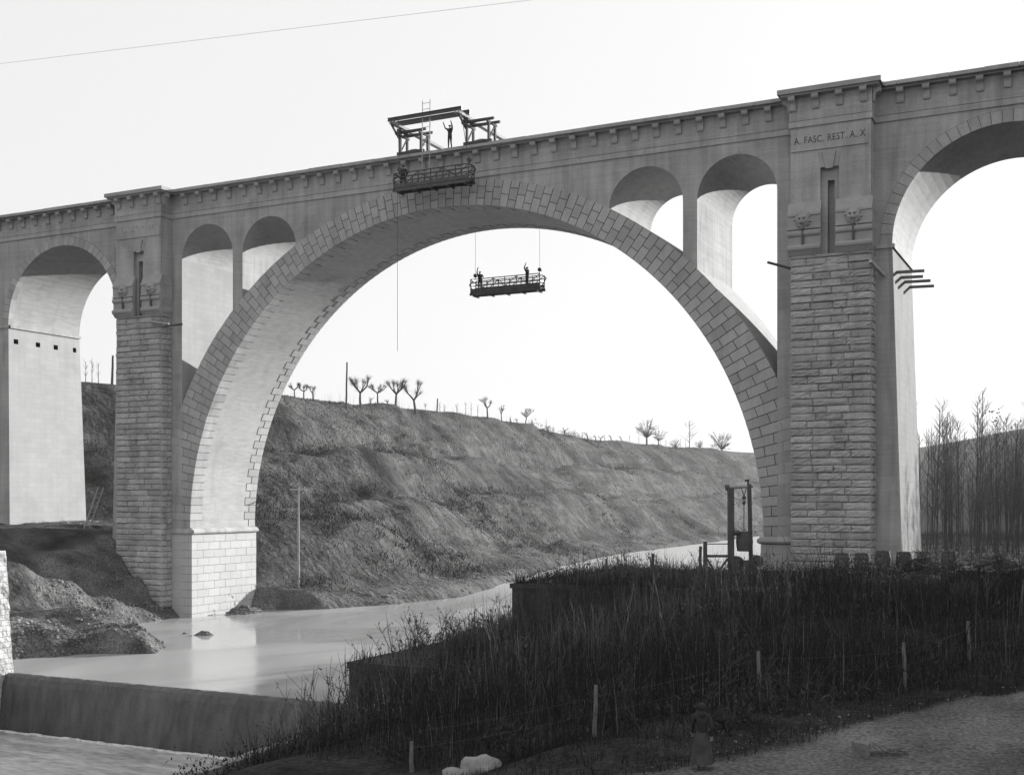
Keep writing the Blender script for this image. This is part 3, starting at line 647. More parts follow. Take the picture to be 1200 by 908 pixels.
# water
def water_mat(name, base, rough, bumps, strength):
    m = bpy.data.materials.new(name); m.use_nodes = True; t = m.node_tree; N = t.nodes; L = t.links
    bs = N['Principled BSDF']; bs.inputs['Base Color'].default_value = (base, base, base, 1); bs.inputs['Roughness'].default_value = rough
    bs.inputs['IOR'].default_value = 1.33; bs.inputs['Specular IOR Level'].default_value = .5
    geo = N.new('ShaderNodeNewGeometry'); h = None
    for s_, mp, k in bumps:
        v = N.new('ShaderNodeVectorMath'); v.operation = 'MULTIPLY'; v.inputs[1].default_value = mp; L.new(geo.outputs['Position'], v.inputs[0])
        n = N.new('ShaderNodeTexNoise'); n.inputs['Scale'].default_value = s_; n.inputs['Detail'].default_value = 3; L.new(v.outputs[0], n.inputs['Vector'])
        mm = N.new('ShaderNodeMath'); mm.operation = 'MULTIPLY'; mm.inputs[1].default_value = k; L.new(n.outputs['Fac'], mm.inputs[0])
        if h is None: h = mm.outputs[0]
        else:
            ad = N.new('ShaderNodeMath'); L.new(h, ad.inputs[0]); L.new(mm.outputs[0], ad.inputs[1]); h = ad.outputs[0]
    b = N.new('ShaderNodeBump'); b.inputs['Strength'].default_value = strength; b.inputs['Distance'].default_value = .05; L.new(h, b.inputs['Height']); L.new(b.outputs[0], bs.inputs['Normal'])
    if name == 'river_water':       # wind-ruffled patches between glassy ones
        v = N.new('ShaderNodeVectorMath'); v.operation = 'MULTIPLY'; v.inputs[1].default_value = (.10, .05, 1); L.new(geo.outputs['Position'], v.inputs[0])
        n = N.new('ShaderNodeTexNoise'); n.inputs['Scale'].default_value = 1; n.inputs['Detail'].default_value = 4; n.inputs['Distortion'].default_value = .8; L.new(v.outputs[0], n.inputs['Vector'])
        r = N.new('ShaderNodeMapRange'); r.inputs[1].default_value = .40; r.inputs[2].default_value = .60; r.inputs[3].default_value = .02; r.inputs[4].default_value = .24; L.new(n.outputs['Fac'], r.inputs[0])
        sp = N.new('ShaderNodeSeparateXYZ'); L.new(geo.outputs['Position'], sp.inputs[0]); r2 = N.new('ShaderNodeMapRange'); r2.inputs[1].default_value = 10; r2.inputs[2].default_value = 60; r2.inputs[3].default_value = 0; r2.inputs[4].default_value = .45; L.new(sp.outputs[1], r2.inputs[0])
        mx = N.new('ShaderNodeMath'); mx.operation = 'MAXIMUM'; L.new(r.outputs[0], mx.inputs[0]); L.new(r2.outputs[0], mx.inputs[1]); L.new(mx.outputs[0], bs.inputs['Roughness'])   # the open reach upstream is ruffled by the current
    if name == 'apron_water':       # thin sheet of water and foam running over the apron
        def ns(mp, s_):
            v = N.new('ShaderNodeVectorMath'); v.operation = 'MULTIPLY'; v.inputs[1].default_value = mp; L.new(geo.outputs['Position'], v.inputs[0])
            n = N.new('ShaderNodeTexNoise'); n.inputs['Scale'].default_value = s_; n.inputs['Detail'].default_value = 5; n.inputs['Distortion'].default_value = .6; L.new(v.outputs[0], n.inputs['Vector']); return n.outputs['Fac']
        r = N.new('ShaderNodeValToRGB'); r.color_ramp.elements[0].position = .36; r.color_ramp.elements[1].position = .66
        r.color_ramp.elements[0].color = (.24, .24, .24, 1); r.color_ramp.elements[1].color = (.62, .62, .62, 1)
        mx = N.new('ShaderNodeMath'); mx.operation = 'ADD'; k1 = N.new('ShaderNodeMath'); k1.operation = 'MULTIPLY'; k1.inputs[1].default_value = .5; k2 = N.new('ShaderNodeMath'); k2.operation = 'MULTIPLY'; k2.inputs[1].default_value = .5
        L.new(ns((.22, .9, 1), 1.0), k1.inputs[0]); L.new(ns((1.2, 4, 1), 1.0), k2.inputs[0]); L.new(k1.outputs[0], mx.inputs[0]); L.new(k2.outputs[0], mx.inputs[1]); L.new(mx.outputs[0], r.inputs[0]); L.new(r.outputs[0], bs.inputs['Base Color'])
    M[name] = m
water_mat('river_water', .36, .06, [(.7, (1, 1, 1), 1), (2.5, (1, .6, 1), .5), (.12, (1, .5, 1), 2.0), (5.0, (.5, 1.4, 1), .25)], .2)
water_mat('apron_water', .34, .35, [(1.0, (2.5, .5, 1), 1), (5, (2, .6, 1), .6)], .5)
def sheet(name, x0, x1, y0, y1, z, mat, n=1):
    mb = MB(); mb.add([(x0, y0, z), (x1, y0, z), (x1, y1, z), (x0, y1, z)], [(0, 1, 2, 3)]); return mb.build(name, mat, fix=False)
tag(sheet('river_water', -4000, 4000, -28.35, 3500, .1, 'river_water'), kind='structure')
tag(sheet('lower_pool_water', -56.6, -31.2, -120, -28.9, -2.85, 'apron_water'), kind='structure')

# weir: low dam across the river, water film over a rounded crest
mb = MB(); prof = [(-28.0, -3.5), (-28.0, .02), (-28.15, .10), (-28.3, .115), (-28.45, .08), (-28.6, -.05), (-28.75, -.4), (-28.95, -1.2), (-29.15, -2.2), (-29.35, -3.5)]
nw = 90; Vw = []; rw_ = random.Random(77)
for i in range(nw + 1):
    xx = -57.5 + 26.4 * i / nw
    for j, (yy, zz) in enumerate(prof): Vw.append((xx, yy + (rw_.uniform(-.035, .035) if 3 < j < 9 else 0), zz + (rw_.uniform(-.02, .012) if 1 < j < 6 else 0)))
npf = len(prof); mb.add(Vw, [(i * npf + j, i * npf + (j + 1) % npf, (i + 1) * npf + (j + 1) % npf, (i + 1) * npf + j) for i in range(nw) for j in range(npf)])
weir = mb.build('weir', 'weir_concrete'); tag(weir, 'long low concrete weir crossing the river, dark wet face streaked by water', 'weir')
mb = MB(); rw_ = random.Random(31); x = -56.4
while x < -31.6:        # broken foam where the sheet of water lands
    l = rw_.uniform(.25, .9); y = -29.42 - rw_.uniform(0, .22); mb.ball((x, y, -2.84), l * .7, rw_.uniform(.08, .25), rw_.uniform(.03, .09), 7, 4); x += l * .6
tag(mb.build('foam', 'foam', None, True), 'broken white foam along the foot of the weir', 'foam', kind='stuff')
# sunlit rubble wall at the left end of the weir
mb = MB(); ny_, nz_ = 44, 22; Vv = []; Ff = []
r_ = random.Random(3)
for j in range(nz_ + 1):
    for i in range(ny_ + 1):
        z = -3.5 + 10.35 * j / nz_; y = -28.0 - 22 * i / ny_
        Vv.append((-54.35 - .09 * (z - .1) + r_.uniform(-.06, .06), y + r_.uniform(-.03, .03), z + r_.uniform(-.03, .03)))
Ff = [(j * (ny_ + 1) + i, j * (ny_ + 1) + i + 1, (j + 1) * (ny_ + 1) + i + 1, (j + 1) * (ny_ + 1) + i) for j in range(nz_) for i in range(ny_)]
mb.add(Vv, Ff)
mb.hexa([(-58, -50, -3.5), (-54.1, -50, -3.5), (-54.1, -28.02, -3.5), (-58, -28.02, -3.5), (-58, -50, 6.8), (-55.05, -50, 6.8), (-55.05, -28.02, 6.8), (-58, -28.02, 6.8)])
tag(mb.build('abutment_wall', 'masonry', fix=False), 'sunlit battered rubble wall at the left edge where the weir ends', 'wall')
# dark walls on the near bank: low weir abutment and the higher platform behind it
mb = MB(); mb.box(-31.55, -24, -28.6, -13.4, -4, 2.08); mb.box(-31.62, -24, -28.68, -13.4, 1.82, 2.12)
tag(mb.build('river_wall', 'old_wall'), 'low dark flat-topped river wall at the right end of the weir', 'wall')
mb = MB(); mb.box(-30.5, -20, -13.6, 3.5, -2, 4.72); mb.box(-30.6, -20, -13.7, 3.6, 4.60, 4.86)
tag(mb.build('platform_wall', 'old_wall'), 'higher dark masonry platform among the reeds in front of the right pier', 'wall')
mb = MB(); 
for k in range(12): mb.box(-31.75, -31.2, -28.9 - k * 1.8 - 1.78, -28.9 - k * 1.8, -4.2, -.62 - .045 * k)
tag(mb.build('wing_wall', 'pale_rock'), 'thin pale stone kerb running down beside the pool below the weir', 'wall')

def gz(x, y): return float(ground_z(np.array([x]), np.array([y]))[0])
E_RIGHT = Vector((.8956, .4449, 0))

# ================================================================== PEOPLE
def person(loc, rz, pose, label, cap='cap', mats=('cloth_dark', 'cloth_grey'), skirt=False, hgt=1.72, group=None):
    J = dict(pelvis=(0, 0, .93), spine=(0, 0, 1.12), chest=(0, 0, 1.33), neck=(0, .0, 1.49), head=(0, -.015, 1.60), top=(0, .0, 1.69), nose=(0, -.115, 1.595))
    for s_, n in ((-1, 'l'), (1, 'r')):
        J['sh' + n] = (s_ * .175, 0, 1.42); J['el' + n] = (s_ * .24, .02, 1.14); J['wr' + n] = (s_ * .25, -.06, .90)
        J['hip' + n] = (s_ * .09, 0, .89); J['kn' + n] = (s_ * .10, -.03, .48); J['an' + n] = (s_ * .10, .02, .08); J['toe' + n] = (s_ * .12, -.15, .035)
    J.update(pose); J = {k: Vector(v) for k, v in J.items()}
    Rd = dict(pelvis=.150, spine=.130, chest=.155, neck=.058, head=.098, top=.062, nose=.016)
    bones = [('pelvis', 'spine', 0), ('spine', 'chest', 0), ('chest', 'neck', 0), ('neck', 'head', 2), ('head', 'top', 2), ('head', 'nose', 2)]
    for n in 'lr':
        s_ = -1 if n == 'l' else 1
        Rd.update({'sh' + n: .078, 'el' + n: .054, 'wr' + n: .036, 'hip' + n: .100, 'kn' + n: .066, 'an' + n: .046, 'toe' + n: .036})
        bones += [('chest', 'sh' + n, 0), ('sh' + n, 'el' + n, 0), ('el' + n, 'wr' + n, 0), ('pelvis', 'hip' + n, 1), ('hip' + n, 'kn' + n, 1), ('kn' + n, 'an' + n, 1), ('an' + n, 'toe' + n, 3)]
        d = (J['wr' + n] - J['el' + n]).normalized(); sd_ = d.cross(Vector((0, 1, 0)) if abs(d.y) < .8 else Vector((1, 0, 0))).normalized(); nn = sd_.cross(d).normalized()
        J['pa' + n] = J['wr' + n] + d * .075; Rd['pa' + n] = .034; bones.append(('wr' + n, 'pa' + n, 2))
        for k in range(4):
            o = sd_ * (.03 - .02 * k); ln = (.075, .085, .08, .062)[k]
            J['f%d%s' % (k, n)] = J['pa' + n] + o + d * ln * .55; J['g%d%s' % (k, n)] = J['pa' + n] + o + d * ln + nn * .03
            Rd['f%d%s' % (k, n)] = .010; Rd['g%d%s' % (k, n)] = .008; bones += [('pa' + n, 'f%d%s' % (k, n), 2), ('f%d%s' % (k, n), 'g%d%s' % (k, n), 2)]
        J['th' + n] = J['wr' + n] + d * .05 + sd_ * .065 + nn * .015; Rd['th' + n] = .011; bones.append(('wr' + n, 'th' + n, 2))
    names = list(J); idx = {n: i for i, n in enumerate(names)}
    me = bpy.data.meshes.new('person'); me.from_pydata([J[n] for n in names], [(idx[a], idx[b]) for a, b, _ in bones], [])
    o = bpy.data.objects.new('person', me); col.objects.link(o)
    o.modifiers.new('Skin', 'SKIN')
    for i, n in enumerate(names):
        sk = me.skin_vertices[0].data[i]; sk.radius = (Rd[n], Rd[n]); sk.use_root = (n == 'pelvis')
    sub = o.modifiers.new('Sub', 'SUBSURF'); sub.levels = 1; sub.render_levels = 1
    dg = bpy.context.evaluated_depsgraph_get(); nm = bpy.data.meshes.new_from_object(o.evaluated_get(dg)); bpy.data.objects.remove(o)
    nm.name = 'person'; nm.materials.clear()
    for mm in (mats[0], mats[1], 'skin', 'iron'): nm.materials.append(M[mm])
    for p in nm.polygons:
        c = p.center; best = 9; bm = 0
        for a, b, mt in bones:
            A, B = J[a], J[b]; ab = B - A; t = max(0, min(1, (c - A).dot(ab) / max(ab.length_squared, 1e-9))); dd = (c - (A + ab * t)).length - min(Rd[a], Rd[b]) * .6
            if dd < best: best, bm = dd, mt
        p.material_index = bm; p.use_smooth = True
    k = hgt / 1.72
    o = put('person', nm, None, loc, (0, 0, rz), (k, k, k)); tag(o, label, 'person', group)
    h = J['head']
    if cap == 'cap':
        mb = MB(); mb.ball((h.x, h.y + .01, h.z + .055), .108, .115, .06, 10, 6); mb.ball((h.x, h.y - .11, h.z + .045), .07, .06, .012, 8, 4); mb.build('cap', 'cloth_dark', o, True)
    else:
        mb = MB(); mb.ball((h.x, h.y + .02, h.z + .03), .125, .13, .135, 12, 8); mb.ball((h.x, h.y + .07, h.z - .13), .115, .09, .12, 10, 6); mb.build('headscarf', 'cloth_dark', o, True)
    if skirt:
        mb = MB(); prof = []
        n = 18; rows = [(.98, .15, .12), (.85, .19, .165), (.6, .23, .21), (.35, .27, .26), (.16, .30, .30)]
        V_ = []
        for zz, rx, ry in rows:
            for q in range(n):
                t = 2 * math.pi * q / n; f = 1 + .07 * math.sin(q * 2.1 + zz * 3) * (1 - zz); V_.append((rx * f * math.cos(t), ry * f * math.sin(t), zz))
        mb.add(V_, [(i * n + q, i * n + (q + 1) % n, (i + 1) * n + (q + 1) % n, (i + 1) * n + q) for i in range(len(rows) - 1) for q in range(n)])
        mb.build('skirt', mats[1], o, True)
    return o

# ================================================================== WORKS ON THE BRIDGE
DK = 34.88
# gantry: two timber trestles on the parapet carrying cross beams and rails from which the cradle hangs
gan = empty('scaffold_gantry', (XC, 0, DK)); tag(gan, 'timber gantry of two box trestles and long rails on top of the bridge crown', 'scaffold')
def gpart(name, fn, mat='old_wood'):
    mb = MB(); fn(mb); return mb.build(name, mat, gan)
ZR = 37.05 - DK
for u0 in (-3.2, 2.35):
    for yb in (-.55, 7.7):
        tr = empty('trestle', (0, 0, 0), 0, gan)
        for ux in (u0, u0 + 1.75):
            for yy in (yb, yb + .95):
                mb = MB(); mb.bar((ux, yy, .02), (ux, yy, 1.55), .15); mb.build('post', 'old_wood', tr)
        for yy in (yb, yb + .95):
            mb = MB(); mb.tube((u0 - .4, yy, 1.66), (u0 + 2.15, yy, 1.66), .13, .11, 8); mb.build('top_log', 'old_wood', tr)
            mb = MB(); mb.bar((u0 - .25, yy, .12), (u0 + 2.0, yy, .12), .2); mb.build('sill', 'old_wood', tr)
        for ux in (u0, u0 + 1.75):
            mb = MB(); mb.bar((ux, yb - .25, 1.46), (ux, yb + 1.2, 1.46), .14); mb.build('rail', 'old_wood', tr)
            mb = MB(); mb.bar((ux, yb + .05, .25), (ux, yb + .9, 1.4), .08); mb.build('brace', 'old_wood', tr)
        mb = MB(); mb.ball((u0 + .9, yb + .45, .28), .62, .35, .17, 10, 6); mb.build('ballast_sack', 'cloth_pale', tr, True)
for ux in (-3.25, -3.0, 2.15, 2.4):
    gpart('cross_beam', lambda m: m.bar((ux, -1.9, ZR - .13), (ux, 10.0, ZR - .13), .11, .2), 'pale_wood')
for yy, hh in ((-1.75, .24), (-.55, .34), (9.25, .24)):
    gpart('rail_beam', lambda m: (m.box(-3.5, 2.6 if yy < 9 else 3.6, yy - .1, yy + .1, ZR, ZR + .05), m.box(-3.5, 2.6 if yy < 9 else 3.6, yy - .03, yy + .03, ZR + .05, ZR + hh - .05), m.box(-3.5, 2.6 if yy < 9 else 3.6, yy - .1, yy + .1, ZR + hh - .05, ZR + hh)), 'iron')
for ux in (-3.25, 2.3):
    gpart('knee_brace', lambda m: m.bar((ux, -1.7, ZR - .2), (ux, -.6, 1.2), .12))
    gpart('packing_block', lambda m: (m.box(ux - .2, ux + .2, -.65, -.35, 1.78, ZR - .22), m.box(ux - .2, ux + .2, .25, .5, 1.78, ZR - .22)))

def cradle(loc, label):
    c = empty('work_cradle', loc); tag(c, label, 'work platform', 'painters\' cradles hung from the bridge')
    Lh = 3.05
    def part(n, fn, mat='old_wood'): mb = MB(); fn(mb); return mb.build(n, mat, c)
    part('platform', lambda m: [m.box(-Lh, Lh, y, y + .19, .10, .15) for y in (-.42, -.21, 0, .21)])
    for y in (-.40, .38): part('bearer', lambda m: m.box(-Lh - .1, Lh + .1, y - .05, y + .05, -.10, .10))
    for x in (-2.8, -1.4, 0, 1.4, 2.8): part('joist', lambda m: m.box(x - .05, x + .05, -.5, .5, -.2, -.1))
    for y in (-.44, .42): part('toe_board', lambda m: m.box(-Lh, Lh, y - .02, y + .02, .15, .42))
    for y in (-.44, .42):
        for z in (.62, .88, 1.18): part('guard_rail', lambda m: m.bar((-Lh, y, z), (Lh, y, z), .06))
        for i in range(7):
            x = -Lh + i * Lh / 3; part('upright', lambda m: m.bar((x, y, -.05), (x, y, 1.2), .06))
            if i < 6: part('brace', lambda m: m.bar((x, y, .42 if i % 2 else 1.15), (x + Lh / 3, y, 1.15 if i % 2 else .42), .045))
    for x in (-Lh, Lh):
        s_ = 1 if x > 0 else -1
        part('end_frame', lambda m: (m.bar((x, -.44, 1.18), (x, .42, 1.18), .06), m.bar((x, -.44, .6), (x, .42, .6), .05), m.bar((x, 0, 1.15), (x + s_ * .35, 0, .85), .07), m.bar((x + s_ * .35, 0, .85), (x, 0, .3), .07)), 'iron')
        part('pulley_block', lambda m: (m.tube((x - s_ * .2, -.08, 1.55), (x - s_ * .2, .08, 1.55), .16, None, 10), m.bar((x - s_ * .2, 0, 1.2), (x - s_ * .2, 0, 1.75), .06)), 'iron')
    return c
c1 = cradle((XC + .2, -1.55, 31.95), 'long timber cradle slung just under the cornice at the crown of the arch')
c2 = cradle((XC + .62, 9.3, 26.1), 'long timber cradle with two workmen hanging free below the arch')
def rope(name, a, b, r, label, cat='rope', mat='rope', group=None):
    mb = MB(); a = Vector(a); b = Vector(b); n = 12
    for k in range(n): mb.tube(a.lerp(b, k / n), a.lerp(b, (k + 1) / n), r, r, 5, 0, False)
    return tag(mb.build(name, mat), label, cat, group)
for s_, w1 in ((-1, 'left'), (1, 'right')):
    rope('suspension_rope', (XC + .2 + s_ * 2.85, -1.62, 33.5), (XC + max(min(.2 + s_ * 2.85, 2.5), -3.4), -1.72, 37.05), .025, 'rope from the gantry rail to the %s end of the upper cradle' % w1)
    rope('suspension_rope', (XC + .62 + s_ * 2.85, 9.28, 27.65), (XC + .62 + s_ * 2.85, 9.28, 37.0), .014, 'thin rope holding the %s end of the cradle below the arch' % w1)
rope('plumb_rope', (XC - 2.72, -1.72, 31.8), (XC - 2.72, -1.72, 20.4), .016, 'long loose rope hanging from the upper cradle across the arch')
# ladder standing in the cradle
lad = empty('ladder', (XC - .46, -1.55, 32.1)); tag(lad, 'tall light ladder rising from the upper cradle past the gantry', 'ladder')
for s_ in (-1, 1): mb = MB(); mb.bar((s_ * .31, 0, 0), (s_ * .31, .1, 6.15), .05); mb.build('rail', 'pale_wood', lad)
for k in range(14): mb = MB(); mb.tube((-.31, .1 * k / 14, .35 + k * .43), (.31, .1 * k / 14, .35 + k * .43), .018, None, 6); mb.build('rung', 'pale_wood', lad)
# workmen
person((XC + .85, -.35, DK), 0, dict(ell=(-.36, -.06, 1.52), wrl=(-.46, -.10, 1.86), elr=(.27, -.16, 1.58), wrr=(.20, -.18, 1.86), anl=(-.13, .03, .08), anr=(.15, 0, .08)), 'workman on the bridge top reaching up to the gantry rail', 'cap', ('cloth_dark', 'cloth_dark'))
person((XC - 2.35, -1.55, 32.1), R(200), dict(elr=(.30, -.18, 1.20), wrr=(.28, -.44, 1.12), ell=(-.30, -.18, 1.2), wrl=(-.2, -.46, 1.15), chest=(0, -.06, 1.33), neck=(0, -.10, 1.48), head=(0, -.13, 1.59), top=(0, -.12, 1.69), nose=(0, -.25, 1.57), shl=(-.175, -.06, 1.42), shr=(.175, -.06, 1.42)), 'workman in dark clothes at the left end of the upper cradle', 'cap', ('cloth_dark', 'cloth_dark'))
person((XC + .62 - 2.45, 9.3, 26.25), R(20), dict(ell=(-.22, -.2, 1.62), wrl=(-.14, -.16, 1.92), elr=(.3, -.12, 1.2), wrr=(.3, -.38, 1.2)), 'workman at the left end of the hanging cradle, one arm up the rope', 'cap', ('cloth_dark', 'cloth_grey'))
person((XC + .62 + 1.75, 9.3, 26.25), R(-30), dict(ell=(-.2, -.15, 1.66), wrl=(-.08, -.1, 1.93), elr=(.34, -.15, 1.25), wrr=(.42, -.35, 1.38)), 'workman at the right of the hanging cradle reaching up', 'cap', ('cloth_dark', 'cloth_dark'))

# timbers left in the putlog holes
def timber(a, b, w_, label, mat='old_wood', r=None):
    mb = MB()
    if r: mb.tube(a, b, r, r * .9, 8)
    else: mb.bar(a, b, w_)
    return tag(mb.build('timber_beam', mat), label, 'beam', 'timbers left in the masonry')
timber((XC - 26.5, -1.45, 24.15), (XC - 24.3, -1.65, 23.8), .16, 'pale pole slung across the rough face of the left pier', 'pale_wood', .1)
timber((XC - 24.9, -1.5, 23.65), (XC - 24.2, -.2, 23.95), .16, 'stubby dark beam end jutting from the left pier', 'old_wood')
timber((XC + 25.7, -.9, 24.0), (XC + 24.2, -1.6, 24.45), .16, 'dark pole jutting left from the right pier under its corbel', 'old_wood', .09)
timber((XC + 30.45, -1.75, 23.95), (XC + 31.0, -.2, 23.3), .2, 'short pale stub of beam at the right pier corner', 'pale_wood')
for k, (y, z, l) in enumerate(((1.5, 23.74, 1.7), (3.2, 23.7, 1.4), (4.8, 23.68, 1.65), (7.0, 23.7, 1.6))):
    timber((XC + 31.2, y, z), (XC + 31.4 + l, y + .15, z - .02), .17, ('nearest of the timbers jutting from the sunlit face of the right pier', 'second timber from the front on the sunlit face of the right pier', 'third timber from the front on the sunlit face of the right pier', 'farthest timber jutting from the sunlit face of the right pier')[k], 'grey_wood')
# overhead cable of the works, carried by masts on either bank
mb = MB(); P = [Vector((-160 + 260 * k / 40, 4.0, 54.6 - .0787 * (67 + 260 * k / 40 - 67) + 0 * k)) for k in range(41)]
P = [Vector((p.x, p.y, 50.7 - .0783 * (p.x + 92.6) - .0 * p.x)) for p in P]
for a, b in zip(P[:-1], P[1:]): mb.tube(a, b, .014, .014, 5, 0, False)
cab = mb.build('overhead_cable', 'pale_wood'); tag(cab, 'thin cable slanting across the sky high above the bridge', 'cable')
for x in (-160, 100):
    zt = 50.7 - .0783 * (x + 92.6); mb = MB(); zb_ = gz(x, 4.0)
    mb.tube((x, 4, zb_ - .5), (x, 4, zt + .3), .35, .2, 8); mb.build('mast', 'old_wood', cab)

# ================================================================== NEAR BANK: HOIST, BARRELS, FENCE
hz0 = gz(-20.6, -3.1)
hz_ = empty('hoist', (-20.6, -3.1, hz0), R(26.4)); tag(hz_, 'timber hoist frame with pulley and rope beside the foot of the arch', 'hoist')
def hp(name, fn, mat='old_wood'): mb = MB(); fn(mb); return mb.build(name, mat, hz_)
hp('post', lambda m: m.bar((0, 0, -.3), (-.02, 0, 5.35), .36)); hp('post', lambda m: m.bar((1.28, .1, -.3), (1.12, 0, 5.6), .22))
hp('cross_bar', lambda m: m.tube((-.3, 0, 5.38), (1.35, 0, 5.45), .10, .08, 8), 'pale_wood'); hp('bar_end', lambda m: m.tube((-.34, 0, 5.38), (-.12, 0, 5.39), .19, .19, 10))
hp('top_peg', lambda m: (m.bar((1.05, 0, 5.55), (1.05, 0, 5.85), .1), m.bar((.85, 0, 5.8), (1.12, 0, 5.85), .1)), 'iron')
hp('pulley', lambda m: (m.tube((.8, -.05, 4.75), (.8, .05, 4.75), .13, None, 10), m.bar((.8, 0, 4.85), (.62, 0, 5.38), .05), m.bar((.8, 0, 4.85), (.95, 0, 5.38), .05), m.ball((.8, 0, 4.45), .1, .1, .16)), 'iron')
hp('rope', lambda m: m.tube((.8, 0, 2.6), (.8, 0, 4.45), .03, None, 5), 'rope')
hp('winch', lambda m: (m.tube((.1, -.3, 2.6), (.42, -.3, 2.6), .17, None, 10), m.tube((.42, -.3, 2.6), (.42, -.3, 2.3), .04, None, 6)), 'iron')
hp('machine_body', lambda m: (m.box(.45, 1.5, -.5, .4, .1, .9), m.tube((.3, -.5, .75), (.3, .5, .75), .42, .42, 14), m.tube((1.55, -.45, .85), (1.55, .45, .85), .38, .38, 14)), 'iron')
rf = empty('timber_rail_frame', (-20.6 - .8956 * 1.55, -3.1 - .4449 * 1.55, hz0), R(26.4)); tag(rf, 'low braced timber rail frame left of the hoist', 'fence')
def rp_(name, fn): mb = MB(); fn(mb); return mb.build(name, 'old_wood', rf)
rp_('post', lambda m: m.bar((-.05, 0, -.3), (-.05, 0, 2.05), .22)); rp_('post', lambda m: m.bar((-.38, .1, -.3), (-.32, .1, 1.75), .16))
rp_('rail', lambda m: m.bar((0, 0, 1.9), (1.4, 0, 1.9), .06)); rp_('rail', lambda m: m.bar((0, 0, 1.15), (1.4, 0, 1.15), .16))
rp_('brace', lambda m: m.bar((.05, 0, 1.0), (.6, 0, .1), .12)); rp_('brace', lambda m: m.bar((1.35, 0, 1.0), (.7, 0, .1), .12))

def barrel_mesh_obj(loc, rz, label, rx=0, group='barrels by the right pier', d=.46, h=1.08):
    c = empty('barrel', loc, rz); c.rotation_euler = (rx, 0, rz); tag(c, label, 'barrel', group)
    n = 16
    prof = [(d * .84, 0), (d * .93, h * .2), (d, h * .5), (d * .93, h * .8), (d * .84, h), (d * .80, h), (d * .79, h - .05), (.01, h - .05)]
    mb = MB(); mb.lathe((0, 0, 0), prof, n); mb.build('staves', 'old_wood', c)
    for zz in (.06, .27, .73, .94):
        rr_ = np.interp(zz, [0, .2, .5, .8, 1], [d * .84, d * .93, d, d * .93, d * .84]) + .012
        mb = MB(); mb.lathe((0, 0, zz * h - .03), [(rr_ - .01, 0), (rr_, 0), (rr_, .06), (rr_ - .01, .06)], n); mb.build('hoop', 'iron', c)
    return c
for (px_, x, y, lb) in ((988, -13.55, -4.6, 'leftmost of the wooden barrels standing at the foot of the right pier'), (1012, -12.45, -4.55, 'second wooden barrel from the left at the right pier foot'), (1037, -11.3, -4.5, 'third wooden barrel from the left at the right pier foot'),
                        (1062, -10.15, -4.4, 'fourth wooden barrel, beside the brushwood heap'), (1116, -7.7, -4.5, 'barrel on its own to the right of the brushwood heap')):
    barrel_mesh_obj((x, y, gz(x, y) - .03), random.uniform(0, 6), lb)
bb = barrel_mesh_obj((-20.6 + .8956 * .83, -3.1 + .4449 * .83, hz0 + 1.45), .3, 'banded tub hanging from the hoist rope', group=None, d=.52, h=1.2)
tag(bb, cat='tub')

def post(x, y, h, label, r=.07, lean=(0, 0), mat='bark', group='fence posts along the road'):
    z = gz(x, y); mb = MB(); rr_ = random.Random(int(x * 100)); p = Vector((x, y, z - .3)); n = 6
    for k in range(n):
        q = Vector((x + lean[0] * (k + 1) / n + rr_.uniform(-.02, .02), y + lean[1] * (k + 1) / n, z - .3 + (h + .3) * (k + 1) / n)); mb.tube(p, q, r * (1.1 - .05 * k), r * (1.05 - .05 * k), 8); p = q
    return tag(mb.build('fence_post', mat), label, 'post', group)
PO = [(-19.35, -43.07, .95, 'short pale fence post at the bottom edge near the white boulder'), (-13.77, -41.65, 1.6, 'crooked pale fence post in the grass left of the walking figure'), (-10.48, -34.98, 1.5, 'grey fence post deep in the reeds behind the walking figure'),
      (-6.21, -31.52, 1.55, 'pale twisted fence post at the road edge under the barrels'), (-4.52, -26.78, 1.5, 'slim fence post near the right end of the reeds'), (-3.16, -19.29, 1.7, 'fence post at the far right edge of the picture')]
for i, (x, y, h, lb) in enumerate(PO): post(x, y, h, lb, .075, (random.uniform(-.12, .12), 0), 'grey_wood')
for (x, y, h, lb) in ((-26.9, -8.0, 1.55, 'left one of the two dark posts beside the river'), (-24.4, -6.7, 1.45, 'right one of the two dark posts beside the river')): post(x, y, h, lb, .10, (0, 0), 'old_wood')
for hh in (.75, 1.25):
    mb = MB(); pts = [(x, y, gz(x, y) + hh) for x, y, h, l in PO]
    for a, b in zip(pts[:-1], pts[1:]):
        a = Vector(a); b = Vector(b)
        for k in range(6):
            s0, s1 = k / 6, (k + 1) / 6; mb.tube(a.lerp(b, s0) - Vector((0, 0, .3 * s0 * (1 - s0))), a.lerp(b, s1) - Vector((0, 0, .3 * s1 * (1 - s1))), .004, .004, 4, 0, False)
    tag(mb.build('fence_wire', 'rope'), ('lower' if hh < 1 else 'upper') + ' slack wire strung between the fence posts along the road', 'wire')

